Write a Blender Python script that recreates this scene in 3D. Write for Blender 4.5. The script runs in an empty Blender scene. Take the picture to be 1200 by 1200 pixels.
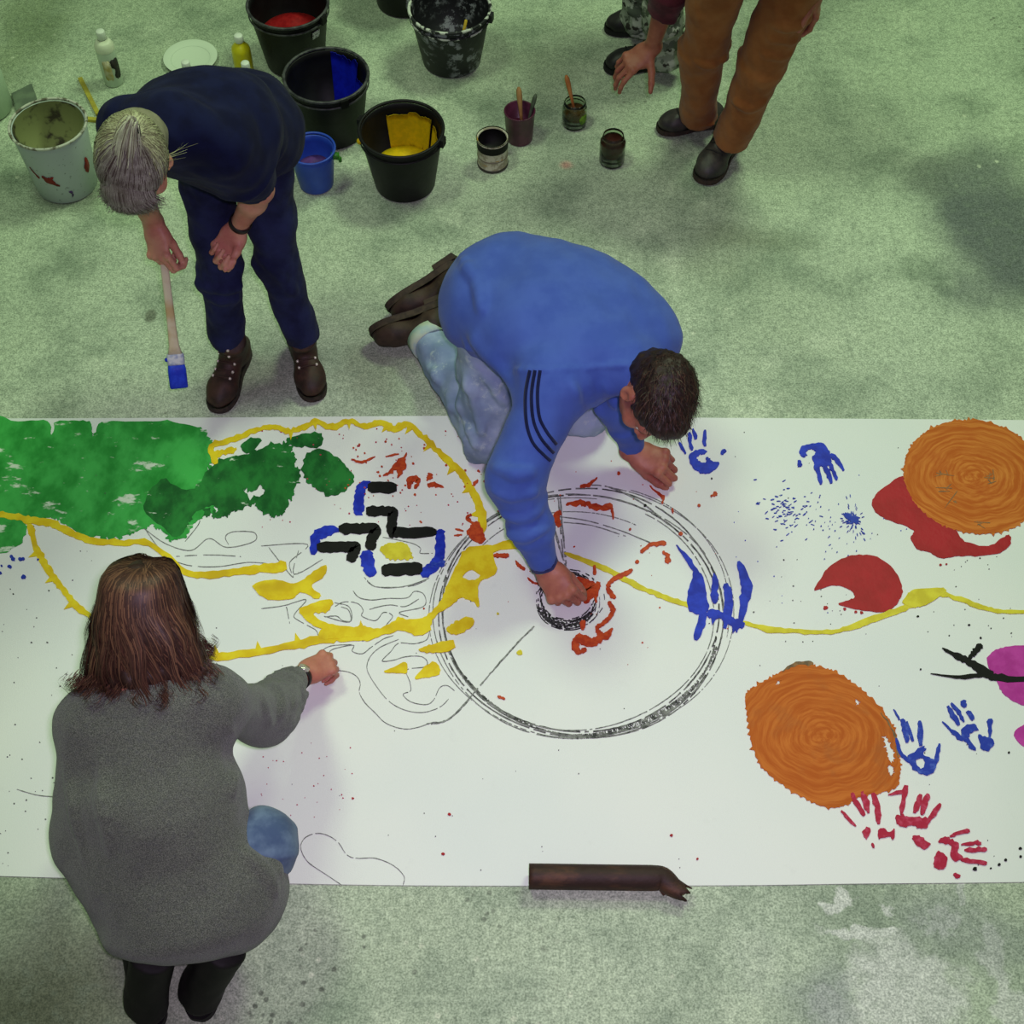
import bpy, bmesh, math, random
import numpy as np
from mathutils import Vector, Matrix

# ------------------------------------------------------------------ camera
FPX, PITCH, CAMH = 1700.0, math.radians(55.5), 3.65
scene = bpy.context.scene
COL = scene.collection
cam_data = bpy.data.cameras.new('camera')
cam_data.sensor_width = 36.0
cam_data.lens = FPX * 36.0 / 1200.0
cam = bpy.data.objects.new('camera', cam_data)
cam.location = (0, 0, CAMH)
cam.rotation_euler = (math.pi / 2 - PITCH, 0, 0)
COL.objects.link(cam)
scene.camera = cam

# ------------------------------------------------------------------ world, lamps, exposure
world = bpy.data.worlds.new('hall_ambient')
scene.world = world
world.use_nodes = True
world.node_tree.nodes['Background'].inputs[0].default_value = (0.76, 1.0, 0.70, 1)
world.node_tree.nodes['Background'].inputs[1].default_value = 0.12
def area_light(name, loc, target, size, power, color):
    L = bpy.data.lights.new(name, 'AREA')
    L.shape = 'RECTANGLE'; L.size = size[0]; L.size_y = size[1]
    L.energy = power; L.color = color
    o = bpy.data.objects.new(name, L)
    o.location = loc
    o.rotation_euler = (Vector(target) - Vector(loc)).to_track_quat('-Z', 'Y').to_euler()
    COL.objects.link(o)
GREENISH = (0.76, 1.0, 0.62)
area_light('hall_lamp_left', (-1.9, 3.4, 6.0), (-0.2, 2.6, 0), (1.5, 1.1), 102, GREENISH)
area_light('hall_lamp_right', (2.0, 5.6, 5.8), (0.2, 2.6, 0), (1.6, 1.0), 172, GREENISH)
# the photographer's flash, beside the lens
fl_ = bpy.data.lights.new('flash', 'SPOT'); fl_.energy = 345; fl_.color = (0.98, 0.74, 1.12); fl_.spot_size = math.radians(62); fl_.spot_blend = 1.0; fl_.shadow_soft_size = 0.06
flo = bpy.data.objects.new('flash', fl_); flo.location = (0.10, -0.03, 3.82)
flo.rotation_euler = (Vector((0.12, 2.0, 0)) - flo.location).to_track_quat('-Z', 'Y').to_euler(); COL.objects.link(flo)
vs = scene.view_settings
vs.view_transform = 'Standard'; vs.look = 'None'; vs.gamma = 1.0; vs.use_curve_mapping = False
vs.exposure = 0.0

# ------------------------------------------------------------------ basic helpers
V3 = lambda *a: np.array(a if len(a) == 3 else a[0], float)
def unit(v):
    v = np.asarray(v, float); return v / (np.linalg.norm(v) + 1e-12)
CD = V3(0, math.cos(PITCH), -math.sin(PITCH)); CU = V3(0, math.sin(PITCH), math.cos(PITCH))
def P(u, v, z=0.0):
    """photo pixel + known height above the floor -> place in the hall"""
    r = V3(1, 0, 0) * (u - 600) / FPX + CU * (600 - v) / FPX + CD
    return V3(0, 0, CAMH) + r * ((z - CAMH) / r[2])
def lin(c):
    return tuple(((x / 255.) / 12.92 if x / 255. <= 0.04045 else ((x / 255. + 0.055) / 1.055) ** 2.4) for x in c) + (1.0,)

class NT:
    def __init__(s, name):
        s.m = bpy.data.materials.new(name); s.m.use_nodes = True
        s.t = s.m.node_tree; s.b = s.t.nodes['Principled BSDF']
    def n(s, typ, **kw):
        o = s.t.nodes.new(typ)
        for k, v in kw.items(): setattr(o, k, v)
        return o
    def l(s, a, b): s.t.links.new(a, b)
    def noise(s, scale, detail=3, rough=0.5, vec=None, dist=0.0):
        o = s.n('ShaderNodeTexNoise'); o.inputs['Scale'].default_value = scale
        o.inputs['Detail'].default_value = detail; o.inputs['Roughness'].default_value = rough
        o.inputs['Distortion'].default_value = dist
        s.l(vec if vec is not None else s.coord(), o.inputs['Vector']); return o.outputs['Fac']
    def coord(s):
        if not hasattr(s, 'tc'): s.tc = s.n('ShaderNodeTexCoord')
        return s.tc.outputs['Object']
    def mapping(s, scale=(1, 1, 1), rot=(0, 0, 0), vec=None):
        o = s.n('ShaderNodeMapping'); o.inputs['Scale'].default_value = scale; o.inputs['Rotation'].default_value = rot
        s.l(vec if vec is not None else s.coord(), o.inputs['Vector']); return o.outputs[0]
    def ramp(s, fac, a, b):
        o = s.n('ShaderNodeMapRange'); o.interpolation_type = 'SMOOTHSTEP'
        o.inputs['From Min'].default_value = a; o.inputs['From Max'].default_value = b
        s.l(fac, o.inputs['Value']); return o.outputs[0]
    def math(s, op, a, b=None):
        o = s.n('ShaderNodeMath', operation=op)
        for i, x in enumerate((a, b)):
            if x is None: continue
            if isinstance(x, (int, float)): o.inputs[i].default_value = x
            else: s.l(x, o.inputs[i])
        return o.outputs[0]
    def mix(s, fac, a, b, blend='MIX'):
        o = s.n('ShaderNodeMix', data_type='RGBA', blend_type=blend)
        if isinstance(fac, (int, float)): o.inputs[0].default_value = fac
        else: s.l(fac, o.inputs[0])
        for i, x in ((6, a), (7, b)):
            if isinstance(x, tuple): o.inputs[i].default_value = x
            else: s.l(x, o.inputs[i])
        return o.outputs[2]
    def bump(s, h, strength, dist=0.01):
        o = s.n('ShaderNodeBump'); o.inputs['Strength'].default_value = strength; o.inputs['Distance'].default_value = dist
        s.l(h, o.inputs['Height']); s.l(o.outputs[0], s.b.inputs['Normal'])
    def out(s, col=None, rough=0.6, metal=0.0, spec=0.5):
        if col is not None:
            if isinstance(col, tuple): s.b.inputs['Base Color'].default_value = col
            else: s.l(col, s.b.inputs['Base Color'])
        s.b.inputs['Roughness'].default_value = rough; s.b.inputs['Metallic'].default_value = metal
        s.b.inputs['Specular IOR Level'].default_value = spec
        return s.m

MATS = {}
def mat(name, c1, c2=None, scale=30.0, rough=0.6, bump=0.0, bscale=200.0, metal=0.0, spec=0.4, lo=0.35, hi=0.65, stretch=None, detail=3, bdist=0.004):
    if name in MATS: return MATS[name]
    t = NT(name)
    vec = t.mapping(stretch) if stretch else t.coord()
    if c2 is None: col = lin(c1)
    else: col = t.mix(t.ramp(t.noise(scale, detail, vec=vec), lo, hi), lin(c1), lin(c2))
    if bump: t.bump(t.noise(bscale, 2, vec=vec), bump, bdist)
    MATS[name] = t.out(col, rough, metal, spec)
    return MATS[name]

def link(o, parent=None):
    COL.objects.link(o)
    if parent is not None: o.parent = parent
    return o
def mesh_obj(name, verts, faces, material, parent=None, smooth=True, base=None):
    verts = np.asarray(verts, np.float32).reshape(-1, 3)
    if base is not None: verts = verts - np.asarray(base, np.float32)
    me = bpy.data.meshes.new(name)
    if isinstance(faces, np.ndarray) and faces.ndim == 2:
        nf, k = faces.shape
        me.vertices.add(len(verts)); me.vertices.foreach_set('co', verts.ravel())
        me.loops.add(nf * k); me.loops.foreach_set('vertex_index', faces.astype(np.int32).ravel())
        me.polygons.add(nf); me.polygons.foreach_set('loop_start', np.arange(0, nf * k, k, dtype=np.int32))
        me.update(calc_edges=True)
    else:
        me.from_pydata([tuple(map(float, v)) for v in verts], [], faces); me.update()
    if smooth: me.polygons.foreach_set('use_smooth', [True] * len(me.polygons))
    if material is not None: me.materials.append(material)
    return link(bpy.data.objects.new(name, me), parent)
def tag(o, label=None, cat=None, group=None, kind=None):
    if label: o['label'] = label
    if cat: o['category'] = cat
    if group: o['group'] = group
    if kind: o['kind'] = kind
    return o
def thing(name, loc, label, cat, group=None):
    o = bpy.data.objects.new(name, None); o.location = tuple(map(float, loc)); o.empty_display_size = 0.05
    return tag(link(o), label, cat, group)

class MB:
    """collects simple shapes into one mesh"""
    def __init__(s): s.v = []; s.f = []
    def raw(s, v, f):
        o = len(s.v); s.v += [tuple(map(float, x)) for x in v]; s.f += [tuple(i + o for i in q) for q in f]; return s
    def tube(s, pts, rad, n=8, caps=True):
        pts = [V3(p) for p in pts]
        if isinstance(rad, (int, float)): rad = [rad] * len(pts)
        prev = None; v = []; f = []
        for i, p in enumerate(pts):
            d = unit(pts[min(i + 1, len(pts) - 1)] - pts[max(i - 1, 0)])
            a = prev if prev is not None else (V3(0, 0, 1) if abs(d[2]) < 0.9 else V3(1, 0, 0))
            x = unit(a - d * (a @ d)); y = np.cross(d, x); prev = x
            for k in range(n):
                t = 2 * math.pi * k / n
                v.append(p + rad[i] * (x * math.cos(t) + y * math.sin(t)))
        for i in range(len(pts) - 1):
            for k in range(n):
                a, b = i * n + k, i * n + (k + 1) % n
                f.append((a, b, b + n, a + n))
        if caps:
            f.append(tuple(range(n - 1, -1, -1))); f.append(tuple((len(pts) - 1) * n + k for k in range(n)))
        return s.raw(v, f)
    def lathe(s, prof, n=40, c=(0, 0, 0), caps=False):
        v = []; f = []; c = V3(c)
        for (r, z) in prof:
            for k in range(n):
                t = 2 * math.pi * k / n
                v.append(c + V3(r * math.cos(t), r * math.sin(t), z))
        for i in range(len(prof) - 1):
            for k in range(n):
                a, b = i * n + k, i * n + (k + 1) % n
                f.append((a, b, b + n, a + n))
        if caps and prof[0][0] > 1e-6: f.append(tuple(range(n - 1, -1, -1)))
        if caps and prof[-1][0] > 1e-6: f.append(tuple((len(prof) - 1) * n + k for k in range(n)))
        return s.raw(v, f)
    def box(s, c, h, ax=None):
        ax = np.eye(3) if ax is None else np.asarray(ax)
        v = [V3(c) + ax.T @ (V3(h) * V3(i, j, k)) for i in (-1, 1) for j in (-1, 1) for k in (-1, 1)]
        return s.raw(v, [(0, 1, 3, 2), (4, 6, 7, 5), (0, 4, 5, 1), (2, 3, 7, 6), (0, 2, 6, 4), (1, 5, 7, 3)])
    def ball(s, c, r, n=8):
        prof = [(max(r * math.sin(math.pi * i / n), 1e-7), -r * math.cos(math.pi * i / n)) for i in range(n + 1)]
        return s.lathe(prof, n * 2, c)
    def build(s, name, m, parent=None, smooth=True, base=None):
        return mesh_obj(name, np.array(s.v), s.f, m, parent, smooth, base)

# ------------------------------------------------------------------ implicit-surface modeller for bodies and clothes
class Field:
    def __init__(s, res=0.007): s.res = res; s.ops = []; s.disp = []; s.half = []
    def rc(s, a, b, r1, r2, k=0.02, op='u'): s.ops.append(('rc', V3(a), V3(b), (r1, r2), k, op)); return s
    def chain(s, pts, rad, k=0.02):
        for i in range(len(pts) - 1): s.rc(pts[i], pts[i + 1], rad[i], rad[i + 1], k)
        return s
    def ell(s, c, rad, ax=None, k=0.02, op='u'):
        s.ops.append(('el', V3(c), np.eye(3) if ax is None else np.asarray(ax), V3(rad), k, op)); return s
    def ec(s, a, b, r0, r1, side, k=0.02, cap=1.0, op='u'):
        a, b = V3(a), V3(b); w = unit(b - a); x = V3(side); x = unit(x - w * (x @ w)); y = np.cross(w, x)
        s.ops.append(('ec', a, b, (x, y, w, tuple(r0), tuple(r1), cap), k, op)); return s
    def cut(s, p, n, c=None, rad=None): s.half.append((V3(p), unit(n), None if c is None else V3(c), rad)); return s
    def bbox(s):
        lo = V3(9, 9, 9); hi = -lo
        for o in s.ops:
            if o[5] != 'u': continue
            if o[0] == 'rc': pts, r = (o[1], o[2]), max(o[3])
            elif o[0] == 'el': pts, r = (o[1],), max(o[3])
            else: pts, r = (o[1], o[2]), max(o[3][3] + o[3][4])
            for p in pts: lo = np.minimum(lo, p - r); hi = np.maximum(hi, p + r)
        return lo - 0.03, hi + 0.03
    def mesh(s):
        lo, hi = s.bbox(); res = s.res
        n = np.ceil((hi - lo) / res).astype(int) + 1
        g = [(lo[i] + np.arange(n[i]) * res).astype(np.float32) for i in range(3)]
        F = np.full(n, 0.2, np.float32)
        for o in s.ops:
            typ, k, op = o[0], o[4], o[5]
            if typ == 'rc': pts, r = (o[1], o[2]), max(o[3])
            elif typ == 'el': pts, r = (o[1],), max(o[3])
            else: pts, r = (o[1], o[2]), max(o[3][3] + o[3][4])
            m = r + k + 0.02
            l = np.min(pts, 0) - m; h = np.max(pts, 0) + m
            sl = tuple(slice(max(0, int((l[i] - lo[i]) / res)), max(0, min(n[i], int((h[i] - lo[i]) / res) + 2))) for i in range(3))
            X = g[0][sl[0]][:, None, None]; Y = g[1][sl[1]][None, :, None]; Z = g[2][sl[2]][None, None, :]
            if X.size * Y.size * Z.size == 0: continue
            a = o[1]; x, y, z = X - a[0], Y - a[1], Z - a[2]
            if typ == 'rc':
                ab = o[2] - a; L2 = max(ab @ ab, 1e-12)
                t = np.clip((x * ab[0] + y * ab[1] + z * ab[2]) / L2, 0, 1)
                d = np.sqrt((x - t * ab[0]) ** 2 + (y - t * ab[1]) ** 2 + (z - t * ab[2]) ** 2) - (o[3][0] + t * (o[3][1] - o[3][0]))
            elif typ == 'el':
                A = o[2]; q = [x * A[i][0] + y * A[i][1] + z * A[i][2] for i in range(3)]; R = o[3]
                k0 = np.sqrt(sum((q[i] / R[i]) ** 2 for i in range(3))); k1 = np.sqrt(sum((q[i] / R[i] ** 2) ** 2 for i in range(3)))
                d = k0 * (k0 - 1) / (k1 + 1e-6)
            else:
                ax, ay, w, r0, r1, cap = o[3]; L = np.linalg.norm(o[2] - a)
                sx = x * ax[0] + y * ax[1] + z * ax[2]; sy = x * ay[0] + y * ay[1] + z * ay[2]; sw = x * w[0] + y * w[1] + z * w[2]
                t = np.clip(sw, 0, L); e = sw - t; t = t / L
                A = r0[0] + t * (r1[0] - r0[0]); B = r0[1] + t * (r1[1] - r0[1]); C = np.minimum(A, B) * cap
                k0 = np.sqrt((sx / A) ** 2 + (sy / B) ** 2 + (e / C) ** 2); k1 = np.sqrt((sx / A ** 2) ** 2 + (sy / B ** 2) ** 2 + (e / C ** 2) ** 2)
                d = k0 * (k0 - 1) / (k1 + 1e-6)
            d = d.astype(np.float32); S = F[sl]
            if op == 'u':
                hh = np.maximum(k - np.abs(S - d), 0) / k; F[sl] = np.minimum(S, d) - hh * hh * k * 0.25
            else:
                d = -d; hh = np.maximum(k - np.abs(S - d), 0) / k; F[sl] = np.maximum(S, d) + hh * hh * k * 0.25
        X = g[0][:, None, None]; Y = g[1][None, :, None]; Z = g[2][None, None, :]
        if s.disp:
            idx = np.nonzero(np.abs(F) < 0.03); q = (g[0][idx[0]], g[1][idx[1]], g[2][idx[2]])
            for fn in s.disp: F[idx] += fn(*q).astype(np.float32)
        for p, nn, c, rad in s.half:
            d = (X - p[0]) * nn[0] + (Y - p[1]) * nn[1] + (Z - p[2]) * nn[2]
            if c is not None: d = np.where((X - c[0]) ** 2 + (Y - c[1]) ** 2 + (Z - c[2]) ** 2 < rad * rad, d, -1)
            F = np.maximum(F, d.astype(np.float32))
        F[0] = F[-1] = 0.2; F[:, 0] = F[:, -1] = 0.2; F[:, :, 0] = F[:, :, -1] = 0.2
        return surface_nets(F, lo, res)
    def build(s, name, m, parent=None, base=None):
        v, f = s.mesh(); return mesh_obj(name, v, f, m, parent, True, base)

def surface_nets(F, lo, res):
    N = F < 0
    c = [N[i:N.shape[0] - 1 + i, j:N.shape[1] - 1 + j, k:N.shape[2] - 1 + k] for i in (0, 1) for j in (0, 1) for k in (0, 1)]
    cnt = sum(x.astype(np.uint8) for x in c)
    cell = np.nonzero((cnt > 0) & (cnt < 8))
    idx = np.full(cnt.shape, -1, np.int32); idx[cell] = np.arange(len(cell[0]))
    cr = [(i, j, k) for i in (0, 1) for j in (0, 1) for k in (0, 1)]
    val = [F[cell[0] + i, cell[1] + j, cell[2] + k] for (i, j, k) in cr]
    acc = np.zeros((len(cell[0]), 3)); num = np.zeros(len(cell[0]))
    for a in range(8):
        for b in range(a + 1, 8):
            df = np.array(cr[b]) - np.array(cr[a])
            if np.abs(df).sum() != 1: continue
            fa, fb = val[a], val[b]; m = (fa < 0) != (fb < 0)
            t = np.where(m, fa / np.where(m, fa - fb, 1), 0)
            acc += np.where(m[:, None], np.array(cr[a]) + t[:, None] * df, 0); num += m
    V = lo + (np.stack(cell, 1) + acc / num[:, None]) * res
    quads = []
    for ax in range(3):
        o1, o2 = [(1, 2), (2, 0), (0, 1)][ax]
        sa = [slice(None)] * 3; sb = [slice(None)] * 3
        sa[ax] = slice(0, -1); sb[ax] = slice(1, None)
        A, B = N[tuple(sa)], N[tuple(sb)]
        e = np.nonzero(A != B); e = np.stack(e, 1)
        flip = A[tuple(e.T)]
        ok = (e[:, o1] > 0) & (e[:, o2] > 0) & (e[:, o1] < F.shape[o1] - 1) & (e[:, o2] < F.shape[o2] - 1)
        e = e[ok]; flip = flip[ok]
        def g(d1, d2):
            q = e.copy(); q[:, o1] -= d1; q[:, o2] -= d2; return idx[q[:, 0], q[:, 1], q[:, 2]]
        q = np.stack([g(1, 1), g(0, 1), g(0, 0), g(1, 0)], 1)
        q[~flip] = q[~flip][:, ::-1]
        quads.append(q)
    Q = np.concatenate(quads); Q = Q[(Q >= 0).all(1)]
    return V, Q

def sines(seed, wl, amp, n=7, stretch=(1, 1, 1)):
    """soft cloth undulation"""
    r = np.random.RandomState(seed); K = r.normal(size=(n, 3)) * np.array(stretch)
    K = K / np.linalg.norm(K, axis=1)[:, None] * (2 * math.pi / wl) * r.uniform(0.6, 1.5, (n, 1)); ph = r.uniform(0, 6.28, n)
    return lambda x, y, z: amp * sum(np.sin(K[i, 0] * x + K[i, 1] * y + K[i, 2] * z + ph[i]) for i in range(n)) / math.sqrt(n)
# ------------------------------------------------------------------ floor
def floor_material():
    t = NT('worn_concrete_floor')
    xyz = t.coord()
    big = t.noise(0.9, 4, 0.6); mid = t.noise(3.6, 4, 0.55); fine = t.noise(55, 3, 0.7); grain = t.noise(170, 2, 0.8)
    col = t.mix(t.ramp(big, 0.36, 0.64), lin((176, 189, 165)), lin((194, 207, 184)))
    col = t.mix(t.ramp(mid, 0.40, 0.78), col, lin((132, 147, 128)))
    col = t.mix(t.math('MULTIPLY', t.ramp(t.noise(3.0, 4, 0.6, vec=t.mapping((1, 1, 1), (0.3, 0.7, 1.1))), 0.55, 0.75), 0.75), col, lin((212, 222, 198)))
    # stains, darker patches, and a corner with shade painted in: (pixel, radius, colour, strength, noise of the outline)
    warp = t.n('ShaderNodeTexNoise'); warp.inputs['Scale'].default_value = 3.2; warp.inputs['Detail'].default_value = 5
    t.l(xyz, warp.inputs['Vector'])
    warp2 = t.n('ShaderNodeTexNoise'); warp2.inputs['Scale'].default_value = 9.0; warp2.inputs['Detail'].default_value = 6; warp2.inputs['Roughness'].default_value = 0.62
    t.l(xyz, warp2.inputs['Vector'])
    def floor_patch(col, uv, rad, c, amt, wob, soft=0.5, w=warp):
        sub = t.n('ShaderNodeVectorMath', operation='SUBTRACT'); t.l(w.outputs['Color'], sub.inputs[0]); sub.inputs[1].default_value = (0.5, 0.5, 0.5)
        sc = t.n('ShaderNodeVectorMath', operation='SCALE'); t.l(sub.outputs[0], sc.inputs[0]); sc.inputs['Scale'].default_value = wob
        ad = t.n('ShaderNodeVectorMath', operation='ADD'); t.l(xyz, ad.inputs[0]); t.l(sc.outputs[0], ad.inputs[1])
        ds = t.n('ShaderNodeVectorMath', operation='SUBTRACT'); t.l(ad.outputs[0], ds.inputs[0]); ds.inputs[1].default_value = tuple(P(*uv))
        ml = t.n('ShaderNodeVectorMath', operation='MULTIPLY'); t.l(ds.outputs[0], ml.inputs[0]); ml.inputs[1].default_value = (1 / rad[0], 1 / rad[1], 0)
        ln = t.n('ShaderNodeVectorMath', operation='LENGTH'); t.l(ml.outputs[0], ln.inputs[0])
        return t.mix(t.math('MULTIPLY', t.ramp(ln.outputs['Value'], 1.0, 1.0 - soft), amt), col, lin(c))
    col = floor_patch(col, (20, 1200), (0.75, 0.55), (96, 100, 78), 0.85, 0.4, 0.9)  # dirty corner, with the flash's falloff also darkened into its colour
    col = floor_patch(col, (1165, 270), (0.36, 0.58), (104, 110, 112), 0.92, 0.5, 0.7)
    col = floor_patch(col, (1090, 200), (0.22, 0.16), (120, 128, 118), 0.7, 0.4, 0.8)
    col = floor_patch(col, (870, 300), (0.28, 0.16), (136, 146, 124), 0.6, 0.6, 0.8)
    for uv, rad in (((1065, 1160), (0.17, 0.16)), ((985, 1188), (0.07, 0.08)), ((1165, 1120), (0.05, 0.12)), ((1005, 1095), (0.12, 0.035)), ((975, 1052), (0.05, 0.03)), ((1100, 1075), (0.05, 0.04)), ((1190, 1175), (0.06, 0.06)), ((1125, 1050), (0.03, 0.03)), ((1045, 1060), (0.03, 0.025))):
        col = floor_patch(col, uv, rad, (214, 217, 210), 0.8, 0.24, 0.4, warp2)
    col = floor_patch(col, (930, 1150), (0.16, 0.22), (136, 144, 142), 0.6, 0.5, 0.8)
    col = floor_patch(col, (1130, 1100), (0.22, 0.2), (138, 146, 142), 0.55, 0.5, 0.8)
    col = floor_patch(col, (300, 440), (0.28, 0.13), (132, 134, 122), 0.75, 0.4, 0.8)  # darker patch around the bent figure's boots
    col = floor_patch(col, (450, 440), (0.16, 0.22), (132, 136, 120), 0.6, 0.4, 0.8)  # darker patch between the boots and the kneeling legs
    col = floor_patch(col, (174, 374), (0.028, 0.035), (100, 104, 90), 0.8, 0.12, 0.5)
    col = floor_patch(col, (665, 196), (0.035, 0.03), (210, 146, 138), 0.75, 0.10, 0.9)
    col = floor_patch(col, (75, 245), (0.16, 0.12), (122, 132, 114), 0.7, 0.3, 0.7)
    col = floor_patch(col, (30, 40), (0.25, 0.5), (132, 146, 112), 0.6, 0.4, 0.8)
    col = floor_patch(col, (640, 90), (0.25, 0.2), (140, 150, 130), 0.6, 0.5, 0.8)
    # pits and pale crumbs
    v = t.n('ShaderNodeTexVoronoi'); v.inputs['Scale'].default_value = 26; t.l(xyz, v.inputs['Vector'])
    col = t.mix(t.math('MULTIPLY', t.ramp(t.noise(22, 4, 0.65), 0.48, 0.70), 0.35), col, lin((138, 151, 134)))
    pit = t.math('MULTIPLY', t.ramp(v.outputs['Distance'], 0.22, 0.10), t.ramp(t.noise(1.3, 2), 0.56, 0.66))
    v3 = t.n('ShaderNodeTexVoronoi'); v3.inputs['Scale'].default_value = 34; v3.inputs['Randomness'].default_value = 1.0; t.l(t.mapping((1, 1, 1), (0, 0, 1.1)), v3.inputs['Vector'])
    spot = t.math('MULTIPLY', t.ramp(v3.outputs['Distance'], 0.30, 0.16), t.ramp(t.noise(6.5, 3, vec=t.mapping((1, 1, 1), (0, 0.4, 2))), 0.50, 0.60))
    col = floor_patch(col, (430, 1130), (0.75, 0.42), (118, 126, 112), spot, 0.3, 0.8)
    col = t.mix(t.math('MULTIPLY', pit, 0.6), col, lin((104, 108, 96)))
    v2 = t.n('ShaderNodeTexVoronoi'); v2.inputs['Scale'].default_value = 15; t.l(t.mapping((1, 1, 1), (0, 0, 0.6)), v2.inputs['Vector'])
    crumb = t.math('MULTIPLY', t.ramp(v2.outputs['Distance'], 0.16, 0.06), t.ramp(t.noise(1.7, 2, vec=t.mapping((1, 1, 1), (0.5, 0.2, 0))), 0.55, 0.64))
    col = t.mix(t.math('MULTIPLY', crumb, 0.7), col, lin((214, 220, 198)))
    g = t.math('ADD', t.math('MULTIPLY', grain, 1.0), t.math('MULTIPLY', fine, 0.55))
    col = t.mix(t.ramp(g, 0.50, 1.08), t.mix(0.85, col, t.mix(1.0, col, lin((165, 172, 165)), 'MULTIPLY')), t.mix(0.5, col, t.mix(1.0, col, (1.7, 1.68, 1.6, 1), 'MULTIPLY')))
    t.bump(t.math('ADD', mid, t.math('MULTIPLY', grain, 0.4)), 0.25, 0.006)
    return t.out(col, 0.78, 0, 0.25)
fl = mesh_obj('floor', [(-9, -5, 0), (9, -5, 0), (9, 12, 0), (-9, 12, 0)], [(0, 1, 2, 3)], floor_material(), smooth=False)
tag(fl, 'greenish grey worn concrete floor with pale and dark stains', kind='structure')

# ------------------------------------------------------------------ the long paper
PZ = 0.004
def catmull(pts, n, closed=False):
    pts = [np.asarray(p, float) for p in pts]; N = len(pts); out = []
    for i in range(N if closed else N - 1):
        if closed: p0, p1, p2, p3 = pts[i - 1], pts[i], pts[(i + 1) % N], pts[(i + 2) % N]
        else: p0, p1, p2, p3 = pts[max(i - 1, 0)], pts[i], pts[i + 1], pts[min(i + 2, N - 1)]
        for k in range(n):
            t = k / n
            out.append(0.5 * ((2 * p1) + (p2 - p0) * t + (2 * p0 - 5 * p1 + 4 * p2 - p3) * t * t + (3 * p1 - p0 - 3 * p2 + p3) * t ** 3))
    if not closed: out.append(pts[-1])
    return out
t = NT('white_paper')
pc = t.mix(t.ramp(t.noise(1.2, 3), 0.3, 0.7), lin((228, 231, 224)), lin((220, 226, 221)))
pc = t.mix(t.math('MULTIPLY', t.ramp(t.noise(14, 4, 0.7), 0.60, 0.8), 0.25), pc, lin((206, 208, 204)))
t.bump(t.math('ADD', t.noise(2.2, 2), t.math('MULTIPLY', t.noise(300, 2), 0.08)), 0.30, 0.03)
M_PAPER = t.out(pc, 0.85, 0, 0.2)
top_edge = [(-260, 490), (0, 491), (250, 490), (540, 488), (800, 490), (1200, 493), (1500, 497)]
bot_edge = [(1500, 1028), (1200, 1034), (1000, 1036), (840, 1038), (480, 1038), (230, 1033), (0, 1027), (-220, 1019)]
ring = [P(*p) for p in catmull(top_edge, 8)] + [P(*p) for p in catmull(bot_edge, 8)]
nr = len(ring)
half = len(catmull(top_edge, 8))
pv = [(p[0], p[1], 0.0005) for p in ring] + [(p[0], p[1], PZ - 0.0008) for p in ring]
pf = [tuple(range(nr - 1, -1, -1))] + [(i, (i + 1) % nr, nr + (i + 1) % nr, nr + i) for i in range(nr)] + [tuple(range(nr, 2 * nr))]
paper = mesh_obj('paper_sheet', pv, pf, M_PAPER, None, False)
tag(paper, 'long white paper sheet covered with paintings, rolled out across the floor', 'paper')

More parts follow.
